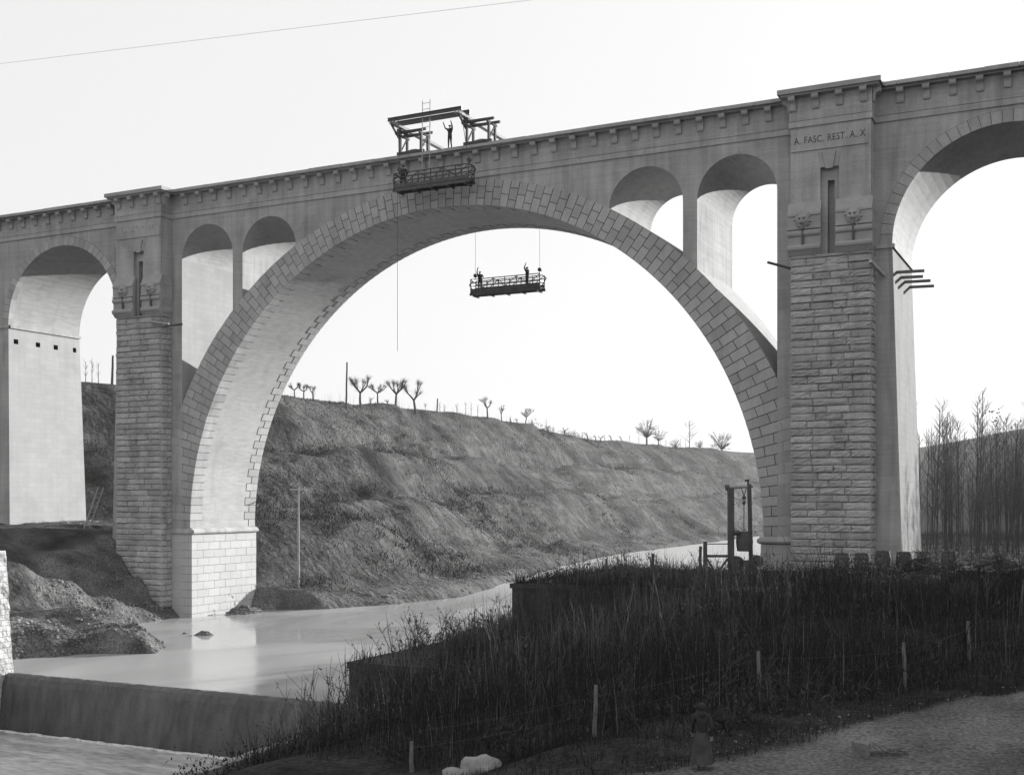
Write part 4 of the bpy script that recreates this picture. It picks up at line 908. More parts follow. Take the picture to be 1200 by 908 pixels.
# boulder, cut block, loose stones
def rock(name, loc, size, label, mat, seed, cat='rock'):
    bm = bmesh.new(); bmesh.ops.create_icosphere(bm, subdivisions=3, radius=1); r_ = random.Random(seed); off = Vector((r_.uniform(0, 50), r_.uniform(0, 50), 0))
    from mathutils import noise as mn
    for v in bm.verts: v.co = Vector((v.co.x * size[0], v.co.y * size[1], v.co.z * size[2])) * (1 + .35 * mn.noise(v.co * 1.3 + off) + .07 * mn.noise(v.co * 5 + off))
    me = bpy.data.meshes.new(name); bm.to_mesh(me); bm.free(); me.materials.append(M[mat])
    for p in me.polygons: p.use_smooth = True
    return tag(put(name, me, None, loc), label, cat)
rock('boulder', (-16.3, -44.25, gz(-16.3, -44.25) + .22), (.64, .5, .5), 'large smooth white boulder at the bottom edge of the picture', 'pale_rock', 4)
rock('boulder', (-16.95, -44.5, gz(-16.95, -44.5) + .12), (.5, .4, .34), 'smaller white stone leaning on the left of the boulder', 'pale_rock', 9)
mb = MB(); mb.hexa([(-.24, -.2, 0), (.2, -.22, 0), (.22, .2, 0), (-.22, .22, 0), (-.22, -.19, .42), (.19, -.17, .38), (.2, .2, .36), (-.2, .18, .41)])
o = mb.build('stone_block', 'pebble'); o.location = (-5.67, -42.98, gz(-5.67, -42.98) - .03); tag(o, 'small squared stone block lying alone on the cart road', 'block')
mb = MB()
for k in range(26):
    a = random.uniform(0, 6.3); x0, y0 = -5.1 + random.gauss(0, .35), -42.8 + random.gauss(0, .15)
    mb.tube((x0, y0, gz(x0, y0) + .04), (x0 + .4 * math.cos(a), y0 + .4 * math.sin(a), gz(x0, y0) + random.uniform(.03, .22)), .014, .006, 4)
tag(mb.build('twig_heap', 'bark'), 'little heap of twigs beside the stone block on the road', 'twigs', kind='stuff')
# walking figure on the road
person((-8.93, -46.4, gz(-8.93, -46.4)), R(200), dict(anl=(-.1, -.24, .09), knl=(-.1, -.16, .5), toel=(-.11, -.38, .04), anr=(.1, .26, .12), knr=(.1, .02, .48), toer=(.1, .12, .035), ell=(-.25, .12, 1.14), wrl=(-.24, .05, .9), elr=(.25, -.05, 1.14), wrr=(.24, -.18, .94)),
       'dark clad figure in headscarf walking along the cart road', 'scarf', ('cloth_dark', 'cloth_dim'), True, 1.62)

# brushwood and logs beyond the barrels
for (cx, cy, n, sx, h, lb, nm_) in ((-9.2, -4.3, 260, .75, 1.25, 'dark tangled brushwood heap between the barrels', 'brushwood_heap'), (-5.2, -5.0, 200, 1.3, 1.0, 'heap of cut branches at the right edge by the grove', 'branch_heap')):
    mb = MB(); z = gz(cx, cy)
    for k in range(n):
        a = random.uniform(0, 6.3); r_ = abs(random.gauss(0, sx * .6)); x0, y0 = cx + r_ * math.cos(a), cy + r_ * math.sin(a) * .6; hh = max(.05, h * (1 - r_ / (sx * 1.6)))
        b = random.uniform(0, 6.3); l = random.uniform(.3, .9); z0 = z + random.uniform(0, hh)
        mb.tube((x0, y0, z0), (x0 + l * math.cos(b), y0 + l * math.sin(b), z0 + random.uniform(-.2, .4)), random.uniform(.012, .04), .008, 4)
    tag(mb.build(nm_, 'bark'), lb, 'brushwood', kind='stuff')
for k in range(5):
    mb = MB(); x0, y0 = -6.9 + k * .55, -5.4; z0 = gz(x0, y0)
    mb.tube((x0, y0, z0 + .12 + .1 * (k % 2)), (x0 + 1.5, y0 + .9 + .2 * k, z0 + .35 + .15 * (k % 3)), .09, .06, 7)
    tag(mb.build('log', 'bark' if k % 2 else 'pale_wood'), ('log', 'pale log', 'thin log', 'pale crooked log', 'end log')[k] + ' lying in the pile right of the brushwood, number %s from the left' % ('one', 'two', 'three', 'four', 'five')[k], 'log', 'logs lying beyond the barrels')
# lumber and ladder by the left pier
lad = empty('ladder', (-78.0, .6, gz(-78.0, .6))); tag(lad, 'short rough ladder leaning on the left pier beside the planks', 'ladder')
for s_ in (-1, 1): mb = MB(); mb.bar((-.55, -.3 * s_, 0), (.95, -.3 * s_ + .2, 3.6), .08); mb.build('rail', 'pale_wood', lad)
for k in range(8): mb = MB(); t = (k + .7) / 9; mb.tube((-.55 + 1.5 * t, -.32 + .2 * t, 3.6 * t), (-.55 + 1.5 * t, .32 + .2 * t, 3.6 * t), .03, None, 6); mb.build('rung', 'pale_wood', lad)
for k in range(12):
    mb = MB(); x0 = -82.5 + random.uniform(0, 3.8); y0 = 1.2 + random.uniform(0, 2.0); a = random.uniform(-.5, .5); l = random.uniform(1.4, 2.6); z0 = gz(x0, y0) + .1 + .06 * (k % 4)
    mb.bar((x0 - l / 2 * math.cos(a), y0 - l / 2 * math.sin(a), z0), (x0 + l / 2 * math.cos(a), y0 + l / 2 * math.sin(a), z0 + random.uniform(-.05, .2)), .22, .06)
    tag(mb.build('plank', 'pale_wood'), 'loose plank in the lumber pile between the two left piers', 'plank', 'loose planks by the left pier')
# slim pole on the far shore
mb = MB(); z0 = gz(-64.8, 12.3); mb.tube((-64.8, 12.3, z0 - .4), (-64.8, 12.3, z0 + 9.1), .12, .07, 8); up_ = mb.build('utility_pole', 'pale_wood')
tag(up_, 'tall slim pale pole with a short crossarm at the foot of the hill', 'pole')
mb = MB(); mb.bar((-65.7, 12.3, z0 + 8.9), (-63.9, 12.3, z0 + 8.9), .08); mb.build('crossarm', 'pale_wood', up_)

# ================================================================== VEGETATION
def branch(mb, p, d, l, r, depth, rr_, spread=.6, up=.25, kids=(2, 3), m=0, nseg=3, shrink=.68, twigs=None):
    p = Vector(p); d = Vector(d).normalized()
    for k in range(nseg):
        d = (d + Vector((rr_.uniform(-1, 1), rr_.uniform(-1, 1), rr_.uniform(-.3, .8))) * .16).normalized()
        q = p + d * (l / nseg); r2 = r * (1 - .12 * (k + 1) / nseg * 2)
        mb.tube(p, q, r * (1 - .24 * k / nseg), r * (1 - .24 * (k + 1) / nseg), 5 if r > .03 else 3, m, False); p = q
        if twigs and k:
            for _ in range(twigs[0] // 4): mb.tube(p, p + Vector((rr_.gauss(0, 1), rr_.gauss(0, 1), rr_.gauss(.5, .7))).normalized() * twigs[1] * rr_.uniform(.3, .9), twigs[2], twigs[2] * .5, 3, 1, False)
    r *= .76
    if depth == 0:
        if twigs:
            n, tl, tr = twigs
            for _ in range(n):
                t = (d + Vector((rr_.gauss(0, .6), rr_.gauss(0, .6), rr_.gauss(.35, .4)))).normalized(); mb.tube(p, p + t * tl * rr_.uniform(.5, 1.1), tr, tr * .5, 3, 1, False)
        return
    for _ in range(rr_.randint(*kids)):
        a = rr_.uniform(0, 6.283); s_ = Vector((math.cos(a), math.sin(a), 0)); nd = (d + s_ * spread * rr_.uniform(.6, 1.3) + Vector((0, 0, up))).normalized()
        branch(mb, p, nd, l * shrink * rr_.uniform(.8, 1.15), r * .72, depth - 1, rr_, spread, up, kids, m, nseg, shrink, twigs)

def tree_meshes(kind, h, seed):
    rr_ = random.Random(seed); tr = MB(); cr = MB()
    if kind == 'pollard':
        th = h * .45; lean = rr_.uniform(-.12, .12); p = Vector((0, 0, -.3)); n = 4
        for k in range(n):
            q = Vector((lean * h * (k + 1) / n, rr_.uniform(-.04, .04), -.3 + (th + .3) * (k + 1) / n)); tr.tube(p, q, h * .045 * (1 - .08 * k), h * .042 * (1 - .08 * k), 7, 0, False); p = q
        for k in range(rr_.randint(3, 5)):
            a = 2.4 * k + rr_.uniform(-.9, .9); d = Vector((math.cos(a), math.sin(a) * .8, rr_.uniform(.15, 1.2)))
            branch(cr, p, d, h * rr_.uniform(.16, .34), h * .030, 1, rr_, .7, .25, (2, 3), 0, 3, .75, (30, h * .20, h * .0026))
    elif kind == 'stump':
        p = Vector((0, 0, h * .45)); tr.tube((0, 0, -.3), p, h * .07, h * .065, 6, 0, False)
        for k in range(rr_.randint(2, 4)):
            a = rr_.uniform(0, 6.3); branch(cr, p, (math.cos(a), math.sin(a), .6), h * .4, h * .045, 0, rr_, twigs=(4, h * .25, h * .012))
    elif kind in ('tree', 'bush'):
        low = kind == 'bush'; rx, rz, cz = (h * .62, h * .46, h * .52) if low else (h * .46, h * .36, h * .62)
        base = Vector((0, 0, h * (.06 if low else .24))); tr.tube((0, 0, -.3), base, h * .035, h * .028, 7, 0, False)
        for k in range(60 if low else 42):
            a = rr_.uniform(0, 6.283); u_ = rr_.uniform(-1, 1); q_ = rr_.uniform(.45, 1) ** .5; sq = math.sqrt(1 - u_ * u_); lump = 1 + .25 * math.sin(a * 3 + seed) + rr_.uniform(-.12, .12)
            tip = Vector((rx * sq * math.cos(a) * q_ * lump, rx * sq * math.sin(a) * q_ * lump, cz + rz * u_ * q_ * lump)); mid = base.lerp(tip, .55) + Vector((0, 0, h * .05)) + Vector((rr_.gauss(0, .03), rr_.gauss(0, .03), 0)) * h
            cr.tube(base, mid, h * .009, h * .006, 4, 0, False); cr.tube(mid, tip, h * .006, h * .003, 3, 0, False)
            for _ in range(22 if low else 14):
                s0 = mid.lerp(tip, rr_.uniform(.2, 1)); cr.tube(s0, s0 + Vector((rr_.gauss(0, 1), rr_.gauss(0, 1), rr_.gauss(.4, .8))).normalized() * h * rr_.uniform(.04, .12), h * .0030, h * .0015, 3, 1, False)
    elif kind == 'thin':
        tr.tube((0, 0, -.3), (0, 0, h), h * .018, h * .006, 6, 0, False)
        for k in range(16):
            z = h * rr_.uniform(.15, .9); a = rr_.uniform(0, 6.3); branch(cr, (0, 0, z), (math.cos(a), math.sin(a), .5), (h - z) * .35 + .3, h * .006, 1, rr_, .5, .2, (2, 3), 0, 2, .7, (4, .35, .012))
    elif kind == 'twig':
        tr.tube((0, 0, -.2), (rr_.uniform(-.1, .1), 0, h), .05, .015, 5, 0, False)
        for k in range(12):
            z = h * rr_.uniform(.2, 1); a = rr_.uniform(0, 6.3); cr.tube((0, 0, z * .95), (.35 * math.cos(a), .35 * math.sin(a), z + .5), .018, .008, 3, 1, False)
    elif kind == 'poplar':
        p = Vector((0, 0, -.3)); n = 8; lx, ly = rr_.uniform(-.05, .05), rr_.uniform(-.03, .03)
        pts = [p]
        for k in range(n):
            q = Vector((lx * h * (k + 1) / n + rr_.uniform(-.06, .06), ly * h * (k + 1) / n + rr_.uniform(-.06, .06), (h + .3) * (k + 1) / n - .3)); tr.tube(p, q, h * .0052 * (1 - .72 * k / n), h * .0052 * (1 - .72 * (k + 1) / n), 6, 0, False); p = q; pts.append(q)
        for k in range(40):
            t = rr_.uniform(.25, .99); i = min(int(t * n), n - 1); b = pts[i].lerp(pts[i + 1], t * n - i); a = rr_.uniform(0, 6.3); l = h * .17 * (1.12 - t) + .35
            d = Vector((math.cos(a) * .55, math.sin(a) * .55, 1)).normalized(); e = b + d * l; cr.tube(b, e, .020, .008, 3, 0, False)
            for _ in range(4):
                s0 = b.lerp(e, rr_.uniform(.2, .95)); cr.tube(s0, s0 + (d + Vector((rr_.gauss(0, .5), rr_.gauss(0, .5), .3))).normalized() * rr_.uniform(.5, 1.3), .011, .006, 3, 1, False)
    return tr, cr
def leaves(mb, pts, n, size, rr_, m=0):
    for _ in range(n):
        c = rr_.choice(pts); a = Vector((rr_.gauss(0, 1), rr_.gauss(0, 1), rr_.gauss(0, 1))).normalized() * size; b = a.cross(Vector((rr_.gauss(0, 1), rr_.gauss(0, 1), rr_.gauss(0, 1)))).normalized() * size * .7
        c = Vector(c) + Vector((rr_.gauss(0, .3), rr_.gauss(0, .3), rr_.gauss(0, .3))); mb.add([c - a, c + b, c + a, c - b], [(0, 1, 2, 3)], m)
def plant(name, kind, x, y, h, label, cat, group=None, seed=0, squash=1.0):
    tr, cr = tree_meshes(kind, h, seed); r = empty(name, (x, y, gz(x, y)), random.uniform(-.3, .3)); tag(r, label, cat, group)
    tr.build('trunk', 'bark', r, fix=False)
    if cr.v: cr.build('crown', ['bark', 'twig'], r, fix=False)
    return r
RIDGE = [
 ('pollard', -106.5, 84.8, 4.9, 'large pollarded tree on the ridge, leftmost of the four tall ones'), ('pollard', -109.7, 94.9, 3.5, 'smaller forked pollard on the ridge, second of the four tall ones'),
 ('pollard', -110.3, 101.4, 5.2, 'lopsided pollarded tree on the ridge, third of the four tall ones'), ('pollard', -109.3, 106.8, 5.7, 'wide pollarded tree on the ridge, rightmost of the four tall ones'),
 ('pollard', -111.9, 139.1, 4.2, 'forked pollard in the middle of the ridge, left of a smaller one'), ('pollard', -112.0, 145.7, 3.0, 'small pollard just right of the forked one in mid ridge'), ('pollard', -113.3, 159.6, 3.2, 'crooked thin pollard standing alone in mid ridge'),
 ('pollard', -101.0, 60.2, 2.2, 'little pollard on the ridge nearest the arch, leftmost of three'), ('pollard', -101.7, 63.2, 2.6, 'slim little pollard nearest the arch, middle of three'), ('pollard', -100.7, 64.2, 2.2, 'low spreading pollard nearest the arch, rightmost of three'),
 ('tree', -115.4, 242.8, 8.2, 'big bare tree with a rounded crown on the far ridge'), ('tree', -113.8, 248.1, 5.0, 'smaller bare tree right of the big rounded one on the far ridge'), ('thin', -114.4, 278.5, 8.6, 'straight mast-like tree on the far ridge'),
 ('bush', -109.2, 295.6, 6.8, 'broad bushy tree at the far right of the ridge'), ('bush', -113.6, 286.2, 2.6, 'low bush left of the broad bushy tree'), ('bush', -113.8, 263.7, 3.2, 'low bush left of the mast-like tree')]
for i, (k, x, y, h, lb) in enumerate(RIDGE):
    plant({'pollard': 'pollarded_tree', 'tree': 'bare_tree', 'thin': 'slim_tree', 'bush': 'bush'}[k], k, x, y, h, lb, 'bush' if k == 'bush' else 'tree', 'trees along the ridge', 40 + i)
ST = [(-110.5, 94.0, 1.2), (-110.9, 99.9, 1.4), (-111.9, 149.7, 1.5), (-114.7, 158.3, 1.4), (-113.5, 171.8, 1.5), (-113.5, 181.3, 2.2), (-115.5, 199.8, 2.2), (-114.0, 201.7, 2.0), (-114.4, 205.9, 2.0), (-117.4, 220.6, 2.1), (-117.0, 227.0, 1.9)]
for i, (x, y, h) in enumerate(ST): plant('vine_stump', 'stump', x, y, h, 'tiny pruned vine stump on the ridge skyline', 'stump', 'pruned stumps along the ridge', 80 + i)
for i, (x, y, h) in enumerate([(-105.7, 26.6, 2.4), (-105.4, 27.3, 2.6), (-104.7, 27.6, 2.3), (-111.3, 128.8, 1.9), (-111.3, 131.0, 2.5), (-113.2, 137.3, 2.4), (-111.0, 118, 1.6), (-110.5, 112, 1.3), (-113.2, 152, 1.2), (-114.2, 165, 1.5), (-114.0, 176, 1.4), (-114.8, 190, 1.6), (-115.2, 196, 1.3), (-116.6, 214, 1.7), (-117.2, 234, 2.2), (-116.0, 238, 2.6), (-115.0, 253, 3.0), (-115.0, 258, 2.4), (-114.5, 270, 2.8), (-114.2, 274, 3.2), (-104.9, 70, 1.0), (-108, 90, 1.2), (-111.6, 121, 1.8), (-111.2, 125, 2.0), (-113.6, 171.2, 2.5)]):
    plant('sapling', 'twig', x, y, h, 'thin bare sapling on the ridge skyline', 'sapling', 'saplings along the ridge', 95 + i)
for (x, y, h, lb) in ((-101.5, 73.5, 7.0, 'knobbly tall post on the slope left of the four pollards'), (-114.1, 122.4, 2.6, 'leaning post on the ridge right of the four pollards'), (-103.3, 28.3, 3.3, 'straight post on the skyline seen past the left pier')):
    post(x, y, h, lb, .14, (.15, 0), 'bark', 'posts on the hill')

# poplar grove beyond the right pier
PV = []
for k in range(9):
    tr, cr = tree_meshes('poplar', 14.0, 200 + k); PV.append((tr.mesh('trunk', 'poplar_bark', fix=False), cr.mesh('crown', ['poplar_bark', 'poplar_twig'], fix=False)))
rp = random.Random(8); spots = []
while len(spots) < 220:
    y = rp.uniform(24, 88); x = rp.uniform(-18 + .0 * y, 6 + .06 * y)
    if all((x - a) ** 2 + (y - b) ** 2 > .4 for a, b in spots) and x > np.interp(y, [24, 92], [-15, -19]): spots.append((x, y))
for i, (x, y) in enumerate(spots):
    v = PV[i % 9]; r = empty('poplar_tree', (x, y, gz(x, y)), rp.uniform(0, 6.3)); k = rp.uniform(.5, 1.08); r.scale = (k, k, k)
    tag(r, 'slender bare poplar standing in the grove beyond the right pier', 'tree', 'poplars in the grove')
    put('trunk', v[0], r); put('crown', v[1], r)
# a few last leaves on the tallest poplars
lf = MB(); rl = random.Random(6)
for (x, y, z, n) in ((-8.6, 37, 17.5, 26), (-7.9, 38, 15.4, 18), (-6.0, 41, 17.0, 16), (-5.2, 40, 15.2, 12), (-10.5, 36, 14.8, 10)): leaves(lf, [(x, y, z), (x + .2, y, z - .9), (x - .5, y + .3, z - .4), (x + .5, y, z + .3)], n, .12, rl)
tag(lf.build('last_leaves', 'leaf', fix=False), 'sparse withered leaves clinging to the poplar tops', 'leaves', kind='stuff')
# far wood: thin stems reading as one mass
fw = MB(); rw = random.Random(12)
for k in range(6500):
    y = rw.uniform(95, 230); x = rw.uniform(-30, 40 + .1 * y) ; z = gz(x, y) if k % 3 == 0 else 4.9; h = rw.uniform(6, 15); a = Vector((x, y, z - .3)); b = Vector((x + rw.gauss(0, .6), y, z + h))
    if x < np.interp(y, [95, 150, 230], [-24, -26, -28]): continue
    fw.tube(a, b, .075, .03, 3, 0, False)
    for _ in range(4): c = a.lerp(b, rw.uniform(.35, .95)); fw.tube(c, c + Vector((rw.gauss(0, .7), rw.gauss(0, .7), rw.uniform(.6, 1.8))), .022, .01, 3, 0, False)
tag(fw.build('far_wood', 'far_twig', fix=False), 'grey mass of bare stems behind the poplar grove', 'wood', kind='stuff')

# --- blade fields (numpy): each blade a bent strip of two quads
def blades(name, P, H, Wd, lean, mat, label, cat, seed=0):
    r = np.random.default_rng(seed); n = len(P); a = r.uniform(0, 2 * np.pi, n); b = r.uniform(0, 2 * np.pi, n); ln = H * r.normal(0, lean, n)
    side = np.stack([np.cos(a), np.sin(a), np.zeros(n)], 1) * (Wd / 2)[:, None]; dr = np.stack([np.cos(b), np.sin(b), np.zeros(n)], 1) * ln[:, None]; up = np.stack([np.zeros(n), np.zeros(n), H], 1)
    p1 = P + up * .5 + dr * .3; p2 = P + up + dr
    V = np.stack([P - side, P + side, p1 - side * .8, p1 + side * .8, p2 - side * .15, p2 + side * .15], 1).reshape(-1, 3)
    o = (np.arange(n) * 6)[:, None]; F = np.concatenate([o + np.array([0, 1, 3, 2]), o + np.array([2, 3, 5, 4])])
    return tag(put(name, npmesh(name, V, F, mat)), label, cat, kind='stuff')
def scatter(n, x0, x1, y0, y1, keep, seed):
    r = np.random.default_rng(seed); x = r.uniform(x0, x1, n); y = r.uniform(y0, y1, n); k = keep(x, y, r); x, y = x[k], y[k]
    return np.stack([x, y, ground_z(x, y) - .05], 1)
def road_edge(y): return np.interp(y, [-75, -52, -45.2, -38.2, -33, -26, -10], [-9, -13.5, -8.9, -6.6, -4.1, 0, 8])
# tall dark reeds on the near bank
def keep_reed(x, y, r):
    e = road_edge(y) - x; back = np.interp(y, [-44, -40, -36, -30], [6.0, 4.2, 2.2, 1.4])
    return (e > back) & (r.random(len(x)) < np.clip(.5 + 1.2 * fbm(x / 4, y / 4, 3, 90), .12, 1)) & ~((x < -26.5) & (y < -36)) & ~((y > -7.5) & (x > -26))
P = P_reed = scatter(62000, -31.1, 8, -43, -5, keep_reed, 1)
# shorter on the flat wall top and the wing-wall slope
hh = np.clip(rng.normal(1.5, .5, len(P)), .3, 2.8) * (.35 + 1.3 * vnoise(P[:, 0] / 1.7, P[:, 1] / 1.7, 33) * (.5 + vnoise(P[:, 0] / 5, P[:, 1] / 5, 34))) * np.where(P[:, 1] > -14.5, .28, .88) * np.where((P[:, 0] < -27) & (P[:, 1] < -27), .6, 1) * np.where((P[:, 0] < -28.5) & (P[:, 1] > -29), .35, 1)
blades('reeds', P, hh, rng.uniform(.015, .035, len(P)), .30, 'reed', 'dense dark reeds and dead stems covering the near bank', 'reeds', 2)
k = (P[:, 0] < -16) & (P[:, 1] > -30); Pd = P[k][::4] + np.array([.1, .1, 0])
blades('dry_reeds', Pd, np.clip(rng.normal(1.7, .4, len(Pd)), .5, 2.5) * np.where(Pd[:, 0] < -28.5, .4, 1), rng.uniform(.012, .026, len(Pd)), .16, 'dry_reed', 'paler dry stems among the reeds by the river wall', 'reeds', 3)
# short grass between the reeds and the road, and on the pool bank
def keep_gr(x, y, r): e = road_edge(y) - x; return (e > -.3) & (e < 9) & (r.random(len(x)) < .4 + .5 * (vnoise(x / 1.2, y / 1.2, 4) > .45))
P = scatter(70000, -31, 2, -52, -24, keep_gr, 4)
blades('verge_grass', P, rng.uniform(.06, .34, len(P)), rng.uniform(.012, .03, len(P)), .5, 'reed', 'short dark grass between the reeds and the road', 'grass', 5)
# bare leggy shoots standing along the river edge
sh = MB(); rs = random.Random(21)
def shoot(x, y, z, h):
    p = Vector((x, y, z - .1)); d = Vector((rs.gauss(0, .16), rs.gauss(0, .16), 1)).normalized(); n = 5; pts = [p]
    for k in range(n):
        d = (d + Vector((rs.gauss(0, .07), rs.gauss(0, .07), 0))).normalized(); q = p + d * h / n; sh.tube(p, q, .022 * (1 - .14 * k), .022 * (1 - .14 * (k + 1)), 3, 0, False); p = q; pts.append(p)
    for _ in range(rs.randint(4, 9)):
        i = rs.randint(1, n - 1); b = pts[i]; e = b + Vector((rs.gauss(0, .3), rs.gauss(0, .3), rs.uniform(.25, .7))) * (h / 2.2); sh.tube(b, e, .012, .006, 3, 0, False)
        if rs.random() < .3:
            for _ in range(3): c = b.lerp(e, rs.random()); a = Vector((rs.gauss(0, .05), rs.gauss(0, .05), rs.gauss(0, .05))); sh.add([c, c + a + Vector((.04, 0, 0)), c + a * 2, c + a - Vector((.04, 0, .02))], [(0, 1, 2, 3)], 1)
for k in range(330):
    t = rs.random()
    if t < .45: x, y = rs.uniform(-31.4, -27.5), rs.uniform(-27.5, -14); z = 2.1; h = rs.uniform(.7, 2.3)
    elif t < .62: x, y = rs.uniform(-31.3, -28.5), rs.uniform(-36, -29); z = gz(x, y); h = rs.uniform(1.4, 3.4)
    elif t < .80: x, y = rs.uniform(-30, -20), rs.uniform(-13, -1); z = max(gz(x, y), 4.8); h = rs.uniform(.7, 2.2)
    else:
        y = rs.uniform(-38, -16); x = rs.uniform(-27, float(road_edge(y)) - 2); z = gz(x, y); h = rs.uniform(1.8, 3.4)
    shoot(x, y, z, h)
tag(sh.build('bank_shoots', ['bark', 'leaf'], fix=False), 'bare leggy shoots with a few leaves along the river edge', 'shoots', kind='stuff')
b_ = plant('bush', 'bush', -25.6, -7.6, 1.5, 'low dark bush between the two posts by the river', 'bush', None, 300)

# undergrowth in the grove
P = scatter(26000, -24, 20, 10, 110, lambda x, y, r: x > interp(y, SHR) + 2, 31)
blades('grove_undergrowth', P, rng.uniform(.15, .6, len(P)), rng.uniform(.02, .06, len(P)), .6, 'hill_grass', 'dead undergrowth on the floor of the poplar grove', 'undergrowth', 32)
# weeds hanging over the edges of the two dark walls
We = []
r_ = np.random.default_rng(44)
for (x0, x1, y0, y1, z, n) in ((-31.6, -24, -28.7, -28.0, 2.1, 160), (-31.6, -31.0, -28.6, -13.6, 2.1, 260), (-30.6, -20, -13.8, -12.4, 4.84, 1300), (-30.6, -29.6, -13.7, 3.4, 4.84, 1500), (-30.6, -20, 2.2, 3.6, 4.84, 1500), (-30, -20, -12, 3, 4.84, 2500)):
    We.append(np.stack([r_.uniform(x0, x1, n), r_.uniform(y0, y1, n), np.full(n, z)], 1))
We = np.concatenate(We); hw = (np.abs(r_.normal(0, .38, len(We))) + .06) * (.25 + 1.6 * vnoise(We[:, 0] / 1.1, We[:, 1] / 1.1, 35))
blades('wall_weeds', We, hw, r_.uniform(.015, .04, len(We)), .55, 'reed', 'dark weeds overhanging the tops of the river walls', 'weeds', 45)
BC = scatter(2400, -31, 2, -42, -6, lambda x, y, r: (road_edge(y) - x > 2.2) & (fbm(x / 3, y / 3, 3, 66) > .02), 61); r6 = np.random.default_rng(62)
BC = np.concatenate([BC, np.stack([r6.uniform(-31.5, -30.6, 16), r6.uniform(-24, -14, 16), np.full(16, 1.7)], 1), np.stack([r6.uniform(-31.5, -25, 14), r6.uniform(-29.0, -28.7, 14), r6.uniform(.1, 1.6, 14)], 1), np.stack([r6.uniform(-29.5, -20, 50), r6.uniform(-13.9, -13.2, 50), r6.uniform(3.2, 4.6, 50)], 1), np.stack([r6.uniform(-30.6, -30.0, 25), r6.uniform(-12.6, 3, 25), r6.uniform(4.2, 4.7, 25)], 1)])
nb = 46; ob = r6.normal(0, 1, (len(BC), nb, 3)) * np.array([.33, .33, .26]); sb = r6.uniform(.5, 1.6, (len(BC), 1, 1)); Pb = (BC[:, None, :] + ob * sb + np.array([0, 0, .3]) * sb).reshape(-1, 3)
blades('brambles', Pb, r6.uniform(.05, .16, len(Pb)), r6.uniform(.04, .09, len(Pb)), 1.2, 'bramble_leaf', 'leafy bramble clumps among the reeds and over the wall edges', 'brambles', 63)
kb_ = P_reed[::5] + np.array([.07, -.05, 0]); blades('bent_stems', kb_, np.clip(rng.normal(1.2, .4, len(kb_)), .3, 2.2) * np.where(kb_[:, 1] > -14.5, .28, 1) * np.where(kb_[:, 0] < -27, .5, 1), rng.uniform(.01, .022, len(kb_)), .55, 'dry_reed', 'broken and bent dry stems leaning among the reeds', 'reeds', 64)
kt = P_reed[3::30] + np.array([-.06, .04, 0]); kt = kt[(kt[:, 1] < -14.5) & (kt[:, 0] > -28)]
blades('tall_stems', kt, np.clip(rng.normal(1.8, .5, len(kt)), .7, 2.9), rng.uniform(.012, .02, len(kt)), .22, 'pale_stem', 'tall pale dead stems rising through the reeds', 'reeds', 65)
# --- hillside cover
def keep_hill(x, y, r):
    d = interp(y, SHL) - x; return (d > 1.5) & (d < 44) & (r.random(len(x)) < np.clip(.45 + 1.6 * fbm(x / 7, y / 7, 4, 88), .03, 1))
P = np.concatenate([scatter(60000, -108, -54, 9, 90, keep_hill, 6), scatter(36000, -125, -68, 90, 300, keep_hill, 7)])
far = 1 + P[:, 1] / 200
blades('hill_grass', P, rng.uniform(.05, .26, len(P)) * far * .8, rng.uniform(.04, .10, len(P)) * far, 1.8, 'hill_grass', 'rough winter grass covering the hillside', 'grass', 8)
def keep_scrub(x, y, r):
    d = interp(y, SHL) - x; return (d > 3) & (d < 38) & ((fbm(x / 14, y / 24, 3, 99) > .075) | (np.abs(d - 27.5 - 3 * fbm(x / 20, y / 20, 2, 5)) < 1.5) & (y < 110) & (r.random(len(x)) < .95))
P = scatter(5200, -112, -78, 30, 170, lambda x, y, r: (np.abs(interp(y, SHL) - x - 31) < 4.5) & (fbm(x / 8, y / 8, 3, 41) > -.05), 51)
blades('slope_saplings', P, np.random.default_rng(52).uniform(.5, 2.2, len(P)), np.full(len(P), .035), .12, 'dry_reed', 'pale thin brush standing on the upper slope', 'brush', 53)
C = scatter(4200, -118, -56, 10, 240, keep_scrub, 9); r9 = np.random.default_rng(10)
n = 34; off = r9.normal(0, 1, (len(C), n, 3)) * np.array([.55, .55, .38]); sz = r9.uniform(.5, 1.5, (len(C), 1, 1)); Pc = (C[:, None, :] + off * sz + np.array([0, 0, .35]) * sz).reshape(-1, 3)
blades('hill_scrub', Pc, r9.uniform(.15, .45, len(Pc)), r9.uniform(.04, .11, len(Pc)), .9, 'scrub', 'dark bramble scrub in the gullies of the hillside', 'scrub', 11)
# left bank weeds
P = scatter(9000, -90, -58, -30, 9, lambda x, y, r: (interp(y, SHL) - x > 4) & (fbm(x / 3, y / 3, 3, 17) > .03), 12)
blades('bank_weeds', P, rng.uniform(.1, .35, len(P)), rng.uniform(.02, .06, len(P)), .5, 'hill_grass', 'thin weeds on the left embankment', 'weeds', 13)

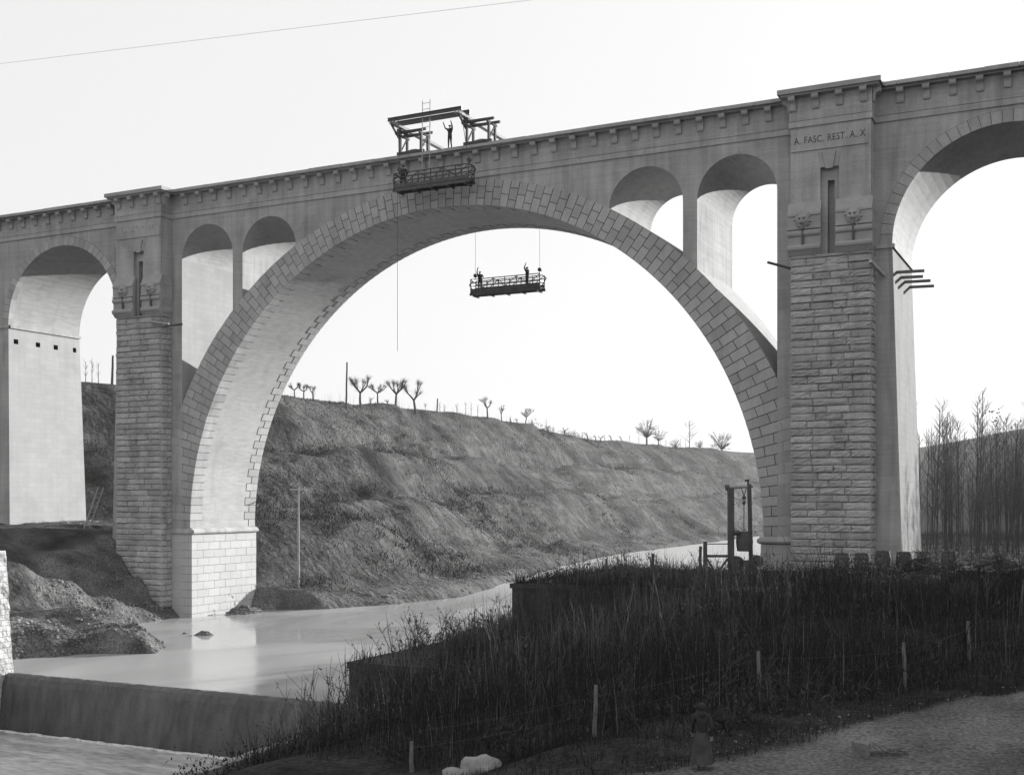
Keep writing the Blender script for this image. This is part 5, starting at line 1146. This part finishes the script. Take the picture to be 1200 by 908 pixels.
# --- loose stones: gravel on the heaps, pebbles on the road verge
def pebbles(name, P, S, mat, label, seed):
    r = np.random.default_rng(seed); n = len(P); base = np.array([(1, 0, 0), (-1, 0, 0), (0, 1, 0), (0, -1, 0), (0, 0, 1), (0, 0, -1)], float); tri = np.array([(0, 2, 4), (2, 1, 4), (1, 3, 4), (3, 0, 4), (2, 0, 5), (1, 2, 5), (3, 1, 5), (0, 3, 5)])
    V = P[:, None, :] + base[None] * (S[:, None, None] * r.uniform(.5, 1.2, (n, 6, 1))) * np.array([1, 1, .7]); V = V.reshape(-1, 3); F = (np.arange(n) * 6)[:, None, None] + tri[None]
    return tag(put(name, npmesh(name, V, F.reshape(-1, 3), mat)), label, 'stones', kind='stuff')
def keep_pb(x, y, r): d = interp(y, SHL) - x; return (d > -4.5) & (d < 8)
P = scatter(30000, -72, -50, -29, 8, keep_pb, 14); P = P[P[:, 2] > -.1]
pebbles('gravel', P + np.array([0, 0, .06]), np.clip(rng.lognormal(-2.95, .6, len(P)), .02, .28), 'pebble', 'river gravel strewn over the heaps on the left shore', 15)
P = scatter(2500, -75, -54, 9, 70, lambda x, y, r: (interp(y, SHL) - x > -.5) & (interp(y, SHL) - x < 4.5), 16)
pebbles('shore_stones', P + np.array([0, 0, .06]), np.clip(rng.lognormal(-2.3, .6, len(P)), .03, .5), 'pebble', 'stones along the far waterline under the hill', 17)
def keep_rp(x, y, r): e = x - road_edge(y); return ((np.abs(e) < 1.0) & (r.random(len(x)) < .5)) | ((e > 0) & (r.random(len(x)) < .10)) | ((e < 0) & (e > -4) & (r.random(len(x)) < .08))
P = scatter(9000, -16, 3, -50, -22, keep_rp, 18)
pebbles('road_stones', P + np.array([0, 0, .05]), np.clip(rng.lognormal(-3.6, .5, len(P)), .012, .11), 'pebble', 'pale pebbles along the edge of the cart road', 19)

# ================================================================== thin winter haze over the valley
mb = MB(); mb.box(-4050, 4050, -310, 3550, -6, 62); hz = mb.build('haze', 'haze_air'); tag(hz, 'thin pale winter haze over the valley', 'haze', kind='stuff')
